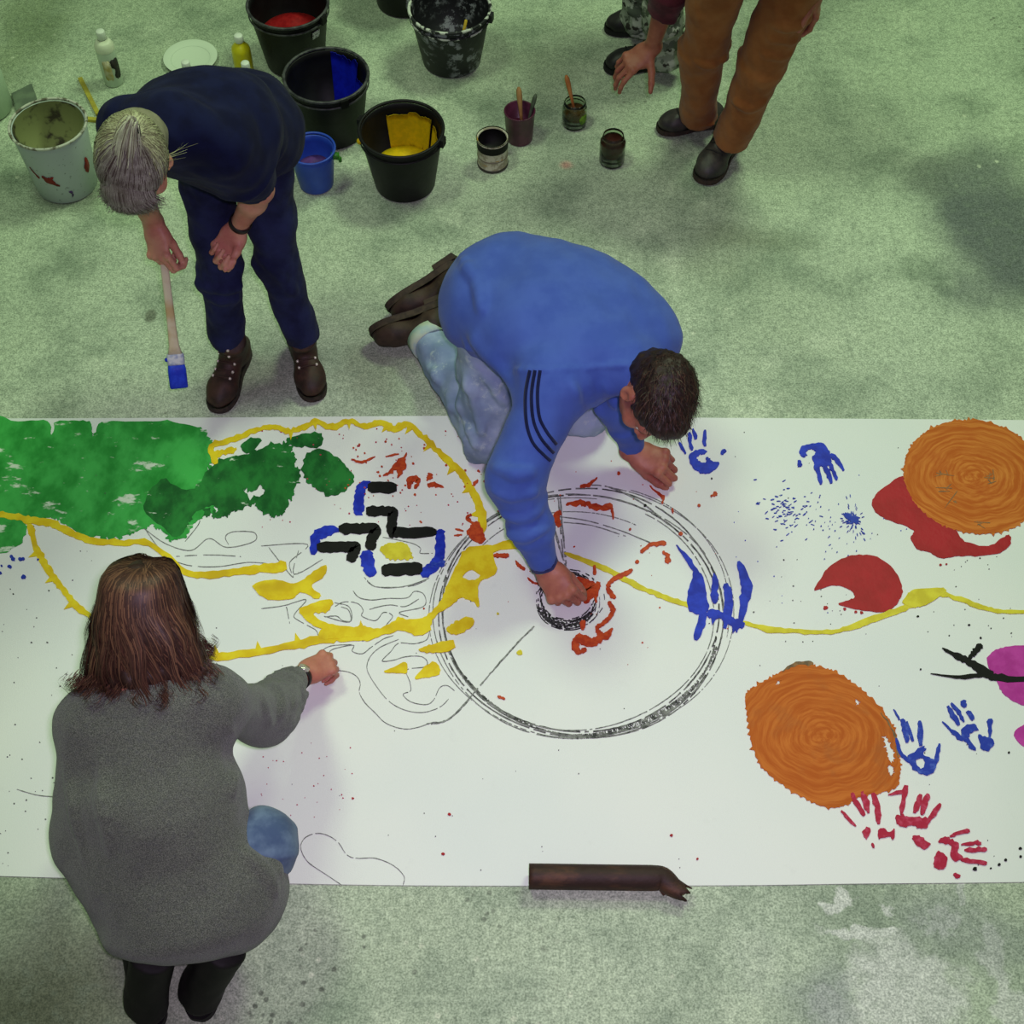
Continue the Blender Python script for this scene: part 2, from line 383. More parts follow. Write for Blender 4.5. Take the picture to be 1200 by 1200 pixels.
rng = np.random.RandomState(4)
PXM = 392.0
class Paint:
    """layer of paint or charcoal lying on the paper; shapes given in a zoom window (x0, y0, scale)"""
    count = 0
    def __init__(s, zoom, layer=1):
        Paint.count += 1
        s.zoom = zoom; s.z = PZ + 0.0006 * layer + 0.000004 * Paint.count; s.pieces = []
    @property
    def mb(s):
        s.pieces.append(MB()); s.z += 0.00001
        return s.pieces[-1]
    def px(s, p): return np.array([s.zoom[0] + p[0] / s.zoom[2], s.zoom[1] + p[1] / s.zoom[2]])
    def g(s, p): q = P(p[0], p[1], PZ); return q[:2]
    def poly(s, pts, rough=1.0, sub=6, holes=(), smooth=True, spike=0.0):
        from mathutils.geometry import tessellate_polygon
        area = lambda L: 0.5 * sum(L[i - 1][0] * L[i][1] - L[i][0] * L[i - 1][1] for i in range(len(L)))
        for attempt in range(6):
            loops = []
            for L in [pts] + list(holes):
                q = [s.px(p) for p in L]
                q = catmull(q, sub, True) if smooth else [q[i] * (1 - k / sub) + q[(i + 1) % len(q)] * k / sub for i in range(len(q)) for k in range(sub)]
                sg = 1 if area(q) > 0 else -1; o = []
                for i, p in enumerate(q):
                    d = q[(i + 1) % len(q)] - q[i - 1]; nrm = unit(np.array([d[1], -d[0]])) if np.linalg.norm(d) > 1e-6 else np.zeros(2)
                    a = rng.normal() * rough * 0.6 + (abs(rng.normal()) * spike if rng.rand() < 0.35 else 0) * sg
                    o.append(s.g(p + nrm * a))
                loops.append(o)
            tri = tessellate_polygon([[Vector((p[0], p[1], 0)) for p in L] for L in loops])
            fl_ = [p for L in loops for p in L]
            want = abs(area(loops[0])) - sum(abs(area(L)) for L in loops[1:])
            got = sum(abs(area([fl_[k] for k in t_])) for t_ in tri)
            if abs(got - want) < 0.02 * want: break
            rough *= 0.6; spike *= 0.6
        flat = [p for L in loops for p in L]; n = len(flat)
        v = [(p[0], p[1], s.z) for p in flat] + [(p[0], p[1], PZ - 0.0006) for p in flat]
        f = []
        for a, b, c in tri:
            A, B, C = flat[a], flat[b], flat[c]
            f.append((a, b, c) if (B[0] - A[0]) * (C[1] - A[1]) - (B[1] - A[1]) * (C[0] - A[0]) > 0 else (a, c, b))
        o = 0
        for L in loops:
            m = len(L); f += [(o + i, o + i + n, o + (i + 1) % m + n, o + (i + 1) % m) for i in range(m)]; o += m
        s.mb.raw(v, f); return s
    def stroke(s, pts, w, rough=0.6, sub=6, taper=0.0, spikes=(), spike_len=10, gap=0.0):
        q = catmull([s.px(p) for p in pts], sub)
        n = len(q); w = np.interp(np.linspace(0, 1, n), np.linspace(0, 1, len(np.atleast_1d(w))), np.atleast_1d(w)) / s.zoom[2]
        Lf = []; Rt = []
        for i, p in enumerate(q):
            d = unit(q[min(i + 1, n - 1)] - q[max(i - 1, 0)]); nr_ = np.array([d[1], -d[0]])
            hw = w[i] / 2; e = min(i, n - 1 - i)
            if e == 0: hw *= 0.55 * (1 - taper)
            elif e == 1: hw *= 0.9 * (1 - taper * 0.5)
            j1, j2 = rng.normal(size=2) * rough * min(1.0, hw * 0.35)
            ext = -d * w[i] * 0.12 if i == 0 else (d * w[i] * 0.12 if i == n - 1 else 0)
            Lf.append(s.g(p + ext + nr_ * (hw + j1))); Rt.append(s.g(p + ext - nr_ * (hw + j2)))
        v = []; f = []
        for i in range(n):
            v += [(*Lf[i], s.z), (*Rt[i], s.z), (*Lf[i], PZ - 0.0006), (*Rt[i], PZ - 0.0006)]
        for i in range(n - 1):
            if gap and rng.rand() < gap: continue
            a, b = 4 * i, 4 * i + 4
            f += [(a, a + 1, b + 1, b)[::-1], (a, b, b + 2, a + 2)[::-1], (a + 1, a + 3, b + 3, b + 1)[::-1]]
        f += [(0, 2, 3, 1), (4 * n - 4, 4 * n - 3, 4 * n - 1, 4 * n - 2)]
        piece = s.mb; piece.raw(v, f)
        for (t, side) in spikes:
            i = int(t * (n - 1)); d = unit(q[min(i + 1, n - 1)] - q[max(i - 1, 0)]); nr_ = np.array([d[1], -d[0]]) * side
            wd = w[i] * 0.55; L = spike_len / s.zoom[2] * rng.uniform(0.8, 1.2)
            tri = [q[i] - d * wd, q[i] + d * wd, q[i] + nr_ * (w[i] * 0.45 + L) + d * rng.normal() * 1.2]
            T = [s.g(x) for x in tri]
            if (T[1][0] - T[0][0]) * (T[2][1] - T[0][1]) - (T[1][1] - T[0][1]) * (T[2][0] - T[0][0]) < 0: T = [T[0], T[2], T[1]]
            piece.raw([(*x, s.z + 0.0001) for x in T] + [(*x, PZ - 0.0006) for x in T], [(0, 1, 2), (0, 3, 4, 1), (1, 4, 5, 2), (2, 5, 3, 0)])
        return s
    def fringe(s, line, n, length=26):
        q = catmull([np.array(x, float) for x in line], 12); mb0 = s.pieces
        for k in range(n):
            c = q[rng.randint(len(q))]; a = rng.uniform(0, 6.28); d = np.array([math.cos(a), math.sin(a)]) * length * rng.uniform(0.3, 0.7)
            s.stroke([c - d, c + d * 0.2, c + d], [6, length * rng.uniform(0.4, 0.8), 5], 1.2, 3)
        return s
    def dot(s, p, r, squash=0.85):
        a0 = rng.uniform(0, 6.28)
        L = [(p[0] + r * math.cos(a0 + 2 * math.pi * k / 9) * rng.uniform(0.7, 1.15), p[1] + r * squash * math.sin(a0 + 2 * math.pi * k / 9) * rng.uniform(0.7, 1.15)) for k in range(9)]
        G = [s.g(s.px(x)) for x in L][::-1]
        s.mb.raw([(*x, s.z) for x in G] + [(*x, PZ - 0.0006) for x in G], [tuple(range(9))] + [(k, 9 + k, 9 + (k + 1) % 9, (k + 1) % 9) for k in range(9)])
        return s
    def done(s, name, m, label=None, kind=None, base=None):
        if kind == 'stuff' or name in ('handprint', 'paint_patch', 'paint_disc', 'charcoal_hub'): groups = [s.pieces]
        else: groups = [[q] for q in s.pieces]
        for gi, gr in enumerate(groups):
            mb = MB()
            for q in gr: mb.raw(q.v, q.f)
            o = mb.build(name, m, paper, False, base)
            if base is not None: o.location = tuple(base)
            tag(o, label, None, None, kind)

def paint_mat(name, c1, c2, scale=18, lo=0.35, hi=0.65, rough=0.5, thin=0.0, stretch=None, c3=None):
    t = NT(name); vec = t.mapping(stretch, (0, 0, 0.6)) if stretch else t.coord()
    col = t.mix(t.ramp(t.noise(scale, 4, 0.6, vec=vec), lo, hi), lin(c1), lin(c2))
    if c3: col = t.mix(t.ramp(t.noise(scale * 0.35, 3), 0.52, 0.70), col, lin(c3))
    if thin: col = t.mix(t.ramp(t.noise(scale * 1.3, 4, 0.65, vec=t.mapping((1, 2.2, 1), (0, 0, 0.9))), 1 - thin, 1.08 - thin), col, lin((206, 222, 200)))
    t.bump(t.noise(70, 3, vec=vec), 0.25, 0.003)
    return t.out(col, max(rough, 0.5), 0, 0.22)
M_GREEN = paint_mat('green_paint', (32, 134, 48), (64, 174, 78), 7, thin=0.41, stretch=(1.5, 1, 1))
M_DGREEN = paint_mat('dark_green_paint', (14, 82, 32), (36, 122, 50), 10, thin=0.36, stretch=(1.5, 1, 1))
M_YELLOW = paint_mat('yellow_paint', (214, 184, 18), (226, 206, 34), 22, rough=0.35, c3=(200, 168, 22))
M_LEMON = paint_mat('lemon_paint', (196, 182, 40), (214, 204, 52), 22, rough=0.45)
M_BLUE = paint_mat('blue_paint', (14, 32, 158), (30, 54, 188), 25, rough=0.4)
M_BLACK = paint_mat('black_paint', (7, 6, 7), (15, 13, 14), 25, rough=0.65)
M_RED = paint_mat('red_paint', (150, 7, 26), (166, 14, 34), 8, rough=0.45)
M_VERM = paint_mat('vermilion_paint', (192, 74, 32), (166, 50, 24), 60, rough=0.4)
M_MAGENTA = paint_mat('magenta_paint', (166, 34, 136), (186, 56, 156), 14, rough=0.4)
M_CRIMSON = paint_mat('crimson_paint', (168, 18, 58), (192, 66, 98), 70, lo=0.45, hi=0.75, rough=0.5)
M_BLUEHAND = paint_mat('blue_hand_paint', (26, 50, 160), (74, 100, 190), 55, lo=0.5, hi=0.8, rough=0.5)
M_CHAR = mat('charcoal', (100, 104, 98), (150, 154, 146), 120, rough=0.9, spec=0.1)
M_CHARD = mat('charcoal_dark', (66, 68, 65), (128, 130, 124), 60, rough=0.9, spec=0.1)
def disc_mat(name, c1, c2, c3):
    t = NT(name)
    sp = t.n('ShaderNodeSeparateXYZ'); t.l(t.mapping((1, 1.15, 1)), sp.inputs[0])
    ang = t.math('ARCTAN2', sp.outputs[1], sp.outputs[0])
    rad = t.math('SQRT', t.math('ADD', t.math('MULTIPLY', sp.outputs[0], sp.outputs[0]), t.math('MULTIPLY', sp.outputs[1], sp.outputs[1])))
    wob = t.math('ADD', t.math('MULTIPLY', rad, 95.0), t.math('MULTIPLY', t.noise(7, 3), 6.0))
    cb = t.n('ShaderNodeCombineXYZ'); t.l(wob, cb.inputs[0]); t.l(t.math('MULTIPLY', t.math('COSINE', ang), 1.3), cb.inputs[1]); t.l(t.math('MULTIPLY', t.math('SINE', ang), 1.3), cb.inputs[2])
    sw = t.noise(1.0, 3, 0.6, vec=cb.outputs[0])
    col = t.mix(t.ramp(sw, 0.35, 0.70), lin(c1), lin(c2))
    col = t.mix(t.math('MULTIPLY', t.ramp(t.noise(9, 4, 0.6), 0.5, 0.72), 0.7), col, lin(c3))
    t.bump(sw, 0.12, 0.002)
    return t.out(col, 0.6, 0, 0.2)
M_OR1 = disc_mat('orange_paint_a', (174, 84, 20), (196, 110, 40), (164, 90, 38))
M_OR2 = disc_mat('orange_paint_b', (178, 86, 18), (204, 122, 48), (176, 80, 20))

ZA = (0, 470, 2.857); ZB = (230, 480, 3.243); ZC = (500, 540, 3.0); ZD = (780, 480, 2.857); ZE = (840, 720, 3.333); ZF = (340, 860, 2.4)
ZG = (370, 680, 5.714); ZM = (330, 540, 4.8); ZH = (560, 600, 6.0); PXZ = (0, 0, 1.0)
# green meadow
Paint(ZA, 2).poly([(-40, 68), (60, 68), (160, 68), (172, 112), (192, 70), (240, 66), (300, 68), (312, 118), (342, 70), (440, 68), (560, 70), (650, 84), (692, 108), (700, 160), (690, 232), (740, 240), (745, 300), (722, 350), (662, 388), (640, 430), (600, 462), (545, 436), (500, 408), (470, 430), (400, 455), (345, 452), (290, 448), (250, 432), (190, 388), (130, 394), (60, 385), (-40, 376)],
    2.0, 5, spike=2.2).fringe([(700, 120), (700, 230), (722, 350), (660, 388), (600, 462), (545, 436), (500, 408), (400, 455), (290, 448), (190, 388), (100, 390)], 60).done('paint_patch', M_GREEN, 'broad light green painted patch')
Paint(ZA, 3).poly([(640, 300), (700, 232), (760, 192), (830, 180), (900, 150), (950, 150), (984, 200), (990, 270), (965, 342), (930, 380), (880, 366), (850, 340), (800, 362), (740, 380), (716, 352), (660, 372), (600, 450), (540, 420), (480, 350), (540, 270)], 1.5, 6,
    holes=[[(815, 300), (850, 320), (880, 310), (870, 290), (840, 305)]], spike=2.0).fringe([(700, 232), (830, 180), (950, 150), (984, 200), (990, 270), (930, 380), (850, 340), (740, 380), (660, 372), (600, 450)], 46).done('paint_patch', M_DGREEN, 'dark green leafy painted patch')
Paint(ZA, 2).poly([(1020, 190), (1060, 160), (1110, 178), (1160, 220), (1186, 255), (1160, 296), (1100, 316), (1050, 282), (1015, 248)], 1.6, 6, spike=1.5).done('paint_patch', M_DGREEN)
Paint(ZA, 2).poly([(805, 152), (840, 122), (872, 132), (832, 176)], 1.2, 5).done('paint_patch', M_DGREEN)
Paint(ZA, 2).poly([(958, 132), (1010, 110), (1076, 110), (1076, 152), (1030, 156), (985, 150)], 1.4, 5).done('paint_patch', M_DGREEN)
Paint(ZA, 2).poly([(-40, 402), (60, 398), (92, 425), (72, 470), (20, 502), (-40, 506)], 1.6, 6, spike=1.2).done('paint_patch', M_GREEN)
# yellow scalloped outline
Paint(ZA, 4).stroke([(-30, 376), (0, 382), (60, 390), (110, 402), (180, 412), (240, 442), (300, 466), (400, 476), (500, 478), (620, 572), (700, 582), (800, 570), (900, 560), (955, 552)], [16, 20, 26, 24, 18, 20, 26, 38], 0.7).done('paint_stroke', M_YELLOW)
Paint(ZA, 4).stroke([(100, 415), (112, 462), (140, 530), (180, 592), (220, 642), (262, 692), (325, 732)], [22, 20, 24, 20, 24, 20], 0.8, spikes=[(.3, -1), (.52, -1), (.78, -1)], spike_len=28).done('paint_stroke', M_YELLOW)
Paint(ZA, 4).stroke([(700, 858), (800, 850), (900, 834), (1000, 814), (1080, 796), (1150, 786), (1240, 780)], [24, 26, 24, 28, 40, 46], 0.8, spikes=[(.08, 1), (.3, 1), (.52, 1)], spike_len=26).done('paint_stroke', M_YELLOW)
Paint(ZA, 4).poly([(848, 614), (920, 598), (985, 612), (1040, 580), (1092, 548), (1086, 585), (1042, 620), (1076, 650), (1058, 662), (1012, 640), (980, 662), (920, 668), (870, 650)], 0.8, 5).done('paint_patch', M_YELLOW)
Paint(ZA, 4).poly([(1000, 702), (1040, 680), (1112, 664), (1098, 706), (1052, 712), (1080, 738), (1140, 752), (1210, 766), (1200, 790), (1110, 775), (1040, 745)], 0.8, 5).done('paint_patch', M_YELLOW)
Paint(ZB, 5).poly([(470, 870), (480, 835), (560, 840), (612, 825), (625, 806), (640, 826), (700, 832), (752, 805), (768, 790), (800, 798), (860, 792), (892, 770), (925, 735), (950, 680), (985, 600), (1020, 535), (1060, 520), (1140, 512), (1210, 488), (1330, 470), (1330, 520), (1210, 530), (1130, 545), (1142, 618), (1082, 652), (1070, 700), (1074, 752), (1048, 728), (1005, 718), (960, 752), (905, 790), (885, 845), (840, 858), (780, 842), (705, 860), (648, 882), (620, 862), (540, 870)], 0.9, 5,
    holes=[[(1012, 640), (1040, 610), (1078, 632), (1050, 650)]]).done('paint_patch', M_YELLOW, 'yellow painted wing against the wheel')
Paint(ZB, 4).stroke([(75, 205), (58, 140), (130, 118), (220, 82), (290, 66), (340, 80), (400, 74), (450, 48), (520, 68), (580, 42), (640, 66), (700, 50), (752, 74), (800, 56), (850, 96), (900, 140), (960, 200), (1012, 250), (1042, 300), (1072, 360), (1088, 430), (1068, 490)], [26, 20, 16, 20, 18, 24, 16, 22, 24, 20, 30, 26, 34, 30], 0.9,
    spikes=[(.26, -1), (.34, -1), (.43, -1), (.55, -1), (.64, -1), (.71, -1), (.78, -1), (.86, -1), (.93, -1)], spike_len=26).done('paint_stroke', M_YELLOW)
Paint(ZB, 3).stroke([(62, 175), (100, 162), (152, 150)], [20, 26, 14], 0.8).done('paint_stroke', M_YELLOW)
Paint(ZM, 3).poly([(552, 500), (590, 470), (650, 458), (705, 470), (732, 520), (735, 550), (680, 560), (600, 550)], 1.2, 6).done('paint_patch', M_LEMON)
Paint(ZG, 6).stroke([(880, 335), (960, 315), (1050, 268)], [40, 95, 60], 0.8).done('paint_stroke', M_YELLOW)
Paint(ZG, 6).stroke([(690, 466), (780, 465), (920, 430)], [10, 55, 85], 0.8).done('paint_stroke', M_YELLOW)
Paint(ZG, 4).poly([(455, 615), (520, 585), (602, 550), (610, 618), (540, 622)], 0.5, 4).done('paint_patch', M_YELLOW)
Paint(ZG, 4).poly([(668, 662), (690, 620), (780, 545), (826, 575), (830, 630), (760, 650)], 0.5, 4).done('paint_patch', M_YELLOW)
Paint(ZC, 4).stroke([(485, 326), (560, 352), (640, 386), (720, 430), (800, 466), (880, 496), (940, 512)], [10, 20, 20, 17, 20, 16], 0.4).done('paint_stroke', M_LEMON)
Paint(ZD, 4).stroke([(255, 712), (340, 735), (430, 742), (540, 746), (620, 730), (700, 700), (800, 664), (850, 636)], [10, 18, 16, 14, 24, 18, 30], 0.5).done('paint_stroke', M_LEMON)
Paint(ZD, 5).poly([(795, 650), (805, 625), (832, 604), (920, 598), (935, 614), (880, 650), (835, 664)], 0.7, 5).done('paint_patch', M_LEMON)
Paint(ZD, 4).stroke([(905, 612), (1000, 640), (1060, 664), (1130, 676), (1300, 678)], [18, 16, 14, 12, 12], 0.5).done('paint_stroke', M_LEMON)
# black and blue maze
for pts, w in (([(492, 150), (640, 152)], 66), ([(482, 285), (560, 285), (625, 290), (622, 330), (620, 400), (660, 405), (866, 402)], 56), ([(328, 385), (440, 382), (530, 388), (508, 440), (500, 496)], 60), ([(205, 488), (330, 485), (415, 488), (405, 520), (385, 562)], 58), ([(570, 618), (680, 612), (785, 605)], 66)):
    Paint(ZM, 5).stroke(pts, w, 0.5, 7).done('paint_stroke', M_BLACK)
for pts, w in (([(500, 125), (450, 150), (436, 220), (436, 300)], [30, 56, 60, 56]), ([(318, 388), (240, 398), (190, 440), (178, 525)], [36, 62, 56, 30]), ([(478, 515), (486, 570), (508, 645)], [70, 78, 56]), ([(890, 392), (892, 480), (870, 580), (790, 640)], [48, 56, 56, 60])):
    Paint(ZM, 4).stroke(pts, w, 0.8, 7).done('paint_stroke', M_BLUE)
# blue slashes at the wheel rim
pb = Paint(ZC, 6)
pb.poly([(878, 298), (915, 332), (950, 382), (972, 412), (984, 480), (992, 520), (960, 542), (920, 520), (918, 460), (936, 400), (908, 350)], 0.8, 5)
pb.stroke([(975, 530), (962, 580), (945, 628)], [24, 30, 22], 0.6).stroke([(1010, 398), (1014, 440), (1012, 500)], [8, 26, 20], 0.8).stroke([(1052, 436), (1062, 500), (1048, 588)], [26, 34, 16], 0.8)
pb.stroke([(1096, 356), (1122, 430), (1116, 510), (1088, 602)], [12, 40, 34, 10], 0.8).stroke([(990, 535), (1040, 545), (1080, 570), (1115, 578)], [30, 26, 30, 20], 0.9, spikes=[(.2, -1), (.5, -1), (.75, -1)], spike_len=26)
pb.done('paint_stroke', M_BLUE, 'blue slash across the drawn wheel rim')
# reds
Paint(ZD, 3).poly([(690, 310), (720, 270), (795, 225), (832, 282), (862, 326), (920, 360), (970, 400), (1002, 442), (1080, 456), (1122, 434), (1148, 420), (1156, 448), (1120, 480), (1050, 490), (980, 490), (920, 498), (880, 476), (842, 466), (820, 430), (830, 405), (760, 375), (710, 350)], 0.6, 5).dot((920, 520), 5).dot((940, 518), 4).done('paint_patch', M_RED, 'red painted blot with a long tail')
Paint(ZD, 3).poly([(498, 605), (522, 560), (545, 528), (600, 495), (660, 487), (720, 500), (770, 545), (792, 600), (780, 645), (740, 675), (680, 676), (625, 666), (578, 652), (610, 640), (632, 628), (620, 606), (580, 590), (540, 594)], 0.5, 5).dot((535, 664), 9).dot((636, 678), 6).dot((656, 680), 6).dot((600, 668), 6).done('paint_patch', M_RED, 'round red painted blot with a notch')
# orange discs
cA = P(965, 865, PZ); cB = P(1142, 560, PZ)
Paint(ZE, 3).poly([(115, 310), (180, 265), (250, 225), (330, 195), (400, 205), (480, 235), (560, 290), (640, 370), (690, 440), (712, 520), (716, 600), (702, 672), (640, 698), (560, 712), (500, 745), (430, 755), (330, 710), (250, 660), (170, 590), (135, 500), (118, 400)], 0.9, 12, spike=1.6,
    holes=[[(655, 480), (672, 500), (690, 560), (676, 575), (664, 530)], [(540, 335), (556, 345), (550, 352)], [(232, 268), (246, 262), (242, 274)], [(672, 590), (690, 600), (684, 630), (672, 620)]]).done('paint_disc', M_OR1, 'brownish orange painted lemon shape', base=cA)
Paint(PXZ, 3).poly([(1142 + 83 * math.cos(a) - 4 * math.sin(a), 559 + 66 * math.sin(a) + 10 * math.cos(a)) for a in np.linspace(0, 2 * math.pi, 26)[:-1]], 0.8, 9, spike=1.5).done('paint_disc', M_OR2, 'pale orange painted disc near the paper edge', base=cB)
ps = Paint(ZD, 4)
for (x, y) in ((930, 215), (970, 310), (1090, 215), (935, 265), (1080, 240), (1050, 380)):
    for k in range(4): ps.stroke([(x + rng.normal() * 12, y + rng.normal() * 10), (x + rng.normal() * 20, y + rng.normal() * 14)], [5, 2], 0.5, 3)
ps.done('paint_smudge', mat('dull_smudge', (112, 88, 62), (150, 98, 50), 60))
Paint(ZE, 4).stroke([(255, 225), (310, 196), (375, 192)], [4, 14, 20], 1.6).stroke([(640, 385), (688, 460), (708, 560)], [4, 10, 8], 1.6, gap=0.2).done('paint_smudge', mat('dark_rim_smudge', (96, 76, 54), (140, 100, 60), 80))
# magenta and the black bird
Paint(ZE, 3).poly([(1055, 180), (1090, 140), (1150, 125), (1240, 128), (1300, 200), (1290, 320), (1240, 358), (1180, 350), (1120, 310), (1095, 265)], 0.6, 6).done('paint_patch', M_MAGENTA)
Paint(ZE, 3).poly([(1160, 465), (1200, 430), (1260, 425), (1290, 480), (1250, 535), (1190, 510)], 0.6, 6).done('paint_patch', M_MAGENTA)
Paint(ZE, 5).stroke([(880, 132), (945, 168), (1000, 195), (1060, 235), (1110, 250), (1300, 262)], [3, 24, 26, 38, 26, 16], 0.7).stroke([(985, 170), (1005, 150), (1032, 122)], [12, 20, 32], 0.8).stroke([(835, 232), (930, 245), (1035, 240)], [3, 10, 20], 0.6).done('paint_stroke', M_BLACK, 'black bird-like brush mark over magenta')
# vermilion dribbles round the hub
pv_ = Paint(ZH, 6)
for pts, w in (([(690, 470), (760, 510), (800, 540), (780, 600), (750, 640)], [30, 70, 90, 50, 24]), ([(820, 380), (820, 440)], 26), ([(850, 500), (830, 560), (830, 640)], [40, 34, 16]), ([(700, 510), (760, 570)], 24), ([(1085, 408), (1030, 440), (960, 470), (915, 520), (930, 575), (965, 605)], [24, 34, 26, 32, 34, 30]),
               ([(920, 635), (948, 690), (930, 740), (880, 785), (840, 815), (850, 850), (890, 880), (945, 822)], [28, 36, 30, 26, 28, 34, 50, 22]), ([(870, 890), (800, 920), (740, 900), (690, 880)], [46, 60, 70, 50]), ([(690, 890), (680, 940), (710, 985), (760, 965)], [40, 50, 40, 30]), ([(740, 770), (735, 830)], [50, 24]),
               ([(770, 880), (790, 930)], [20, 40]), ([(430, 505), (390, 500), (350, 465)], [10, 14, 10]), ([(330, 405), (290, 380), (265, 345)], [22, 24, 8]), ([(110, 310), (150, 308), (215, 308)], [18, 30, 30])):
    pv_.stroke(pts, w, 0.5)
pv_.done('paint_stroke', M_VERM, None)
pv2 = Paint(ZC, 5)
for pts, w in (([(755, 320), (790, 296), (840, 290)], [16, 14, 18]), ([(830, 320), (850, 340), (845, 358)], [10, 18, 22]), ([(490, 156), (540, 148), (560, 158)], [6, 22, 12]), ([(560, 148), (600, 165), (652, 158)], [10, 24, 16]), ([(470, 178), (456, 200), (464, 232)], [14, 24, 20]), ([(650, 165), (656, 205)], [8, 8]),
               ([(540, 92), (570, 84), (600, 60)], [10, 12, 4]), ([(785, 88), (800, 105), (830, 128), (828, 152)], [5, 4, 10, 6]), ([(862, 168), (866, 185)], 6), ([(1000, 126), (1018, 114)], [10, 16]), ([(250, 828), (275, 838)], 8), ([(520, 640), (535, 650)], 16)):
    pv2.stroke(pts, w, 0.8)
pv2.done('paint_stroke', M_VERM)
pv2 = Paint(ZC, 6); pv2.dot((707, 717), 1)
for p_, r_ in (((740, 356), 8), ((755, 320), 6), ((675, 45), 7), ((740, 356), 7), ((715, 242), 5), ((958, 158), 6), ((545, 150), 8), ((893, 258), 8), ((625, 168), 8)): pv2.dot(p_, r_)
pv2.done('paint_drops', M_VERM, kind='stuff')
pv3 = Paint(ZB, 5)
for pts, w in (([(775, 190), (780, 215), (765, 260)], [34, 36, 6]), ([(770, 205), (735, 240), (710, 252)], [24, 10, 4]), ([(785, 195), (800, 165)], [10, 4]), ([(720, 180), (770, 170)], [5, 7]), ([(810, 300), (812, 270), (845, 268), (830, 300)], [16, 20, 16, 10]), ([(890, 245), (885, 265)], 18), ([(880, 290), (905, 285), (940, 296)], [14, 18, 4]), ([(590, 190), (630, 200), (680, 180)], [5, 9, 4]),
               ([(1045, 400), (1030, 415), (1062, 440)], [10, 14, 10]), ([(1070, 430), (1060, 470), (1090, 500)], [20, 60, 30]), ([(1030, 470), (1085, 462)], [20, 44]), ([(985, 455), (1015, 462)], 6), ([(980, 480), (1010, 476)], 5), ([(1050, 290), (1070, 270)], 12)):
    pv3.stroke(pts, w, 0.9)
pv3.done('paint_stroke', M_VERM, 'vermilion splash inside the yellow outline')
pv3 = Paint(ZB, 4)
for k in range(60): pv3.dot((rng.uniform(560, 1130), rng.uniform(110, 330)), rng.uniform(1.5, 5.5))
pv3.done('paint_drops', M_VERM, kind='stuff')
# handprints: palm pieces and fingers
def handprint(zoom, fingers, blobs, m, label, fw=14, holes=None):
    p = Paint(zoom, 5)
    for L, w in fingers: p.stroke(L, w, 0.7, 4)
    for i, B in enumerate(blobs): p.poly(B, 1.0, 4, holes=(holes or {}).get(i, ()))
    return p.done('handprint', m, label)
handprint(ZD, [([(46, 112), (66, 148)], 9), ([(80, 78), (82, 105), (88, 136)], [11, 13, 11]), ([(92, 66), (102, 98)], [9, 13]), ([(132, 70), (130, 98), (132, 122)], [10, 14, 12]), ([(186, 148), (200, 138)], [12, 16])],
    [[(76, 160), (90, 142), (112, 134), (138, 138), (128, 152), (112, 152), (104, 166), (118, 178), (136, 180), (136, 162), (148, 166), (160, 176), (178, 178), (168, 202), (140, 214), (116, 212), (92, 196)]], M_BLUE, 'dense blue handprint, open ring palm')
handprint(ZD, [([(502, 182), (512, 215), (520, 250)], [16, 14, 12]), ([(530, 190), (545, 215), (556, 246)], [12, 16, 11]), ([(548, 178), (560, 205), (572, 236)], [13, 13, 10]), ([(552, 152), (575, 172), (596, 204)], [16, 13, 9]), ([(446, 172), (448, 190)], [14, 20])],
    [[(452, 128), (480, 116), (520, 114), (545, 136), (556, 160), (548, 186), (520, 192), (500, 184), (492, 166), (500, 140), (488, 134), (470, 140), (472, 158), (452, 154)]], M_BLUE, 'dense blue handprint with fingers pointing at the sponge marks', holes={})
handprint(ZE, [([(690, 372), (712, 412)], [5, 9]), ([(722, 412), (735, 450), (742, 500)], [18, 24, 16]), ([(742, 420), (765, 495)], [10, 14]), ([(792, 418), (795, 460), (798, 512)], [14, 22, 18]), ([(868, 508), (862, 545), (850, 590)], [22, 14, 22]), ([(700, 486), (715, 540), (750, 575)], [12, 16, 14])],
    [[(742, 560), (770, 540), (800, 515), (815, 525), (808, 550), (835, 565), (858, 570), (852, 610), (820, 630), (790, 620), (760, 595)]], M_BLUEHAND, 'smudged blue handprint touching the brownish orange shape', holes={0: [[(775, 575), (800, 560), (815, 585), (795, 605)]]})
handprint(ZE, [([(880, 420), (925, 462), (960, 492)], [6, 16, 16]), ([(902, 360), (920, 395), (945, 432)], [14, 20, 14]), ([(915, 348), (945, 385), (965, 420)], [10, 18, 10]), ([(958, 340), (968, 362)], 22), ([(978, 380), (1000, 410)], [16, 24]), ([(1066, 412), (1068, 445), (1062, 490)], [24, 14, 20])],
    [[(955, 452), (985, 430), (1012, 432), (1018, 450), (990, 465), (985, 490), (1015, 530), (985, 520), (960, 485)], [(1020, 470), (1045, 480), (1076, 485), (1078, 515), (1055, 535), (1030, 520)]], M_BLUEHAND, 'smudged blue handprint with spread fingers below the black mark')
handprint(ZE, [([(486, 768), (510, 795), (542, 828)], [9, 12, 9]), ([(528, 700), (545, 735), (575, 785)], [18, 22, 18]), ([(568, 695), (582, 735), (592, 775)], [20, 26, 18]), ([(610, 700), (626, 750), (632, 818)], [16, 22, 16]), ([(606, 895), (612, 912)], 9)],
    [[(568, 850), (590, 832), (600, 850), (585, 880)], [(630, 845), (650, 838), (672, 848), (694, 840), (690, 880), (670, 870), (635, 876)]], M_CRIMSON, 'crimson handprint overlapping the brownish orange shape')
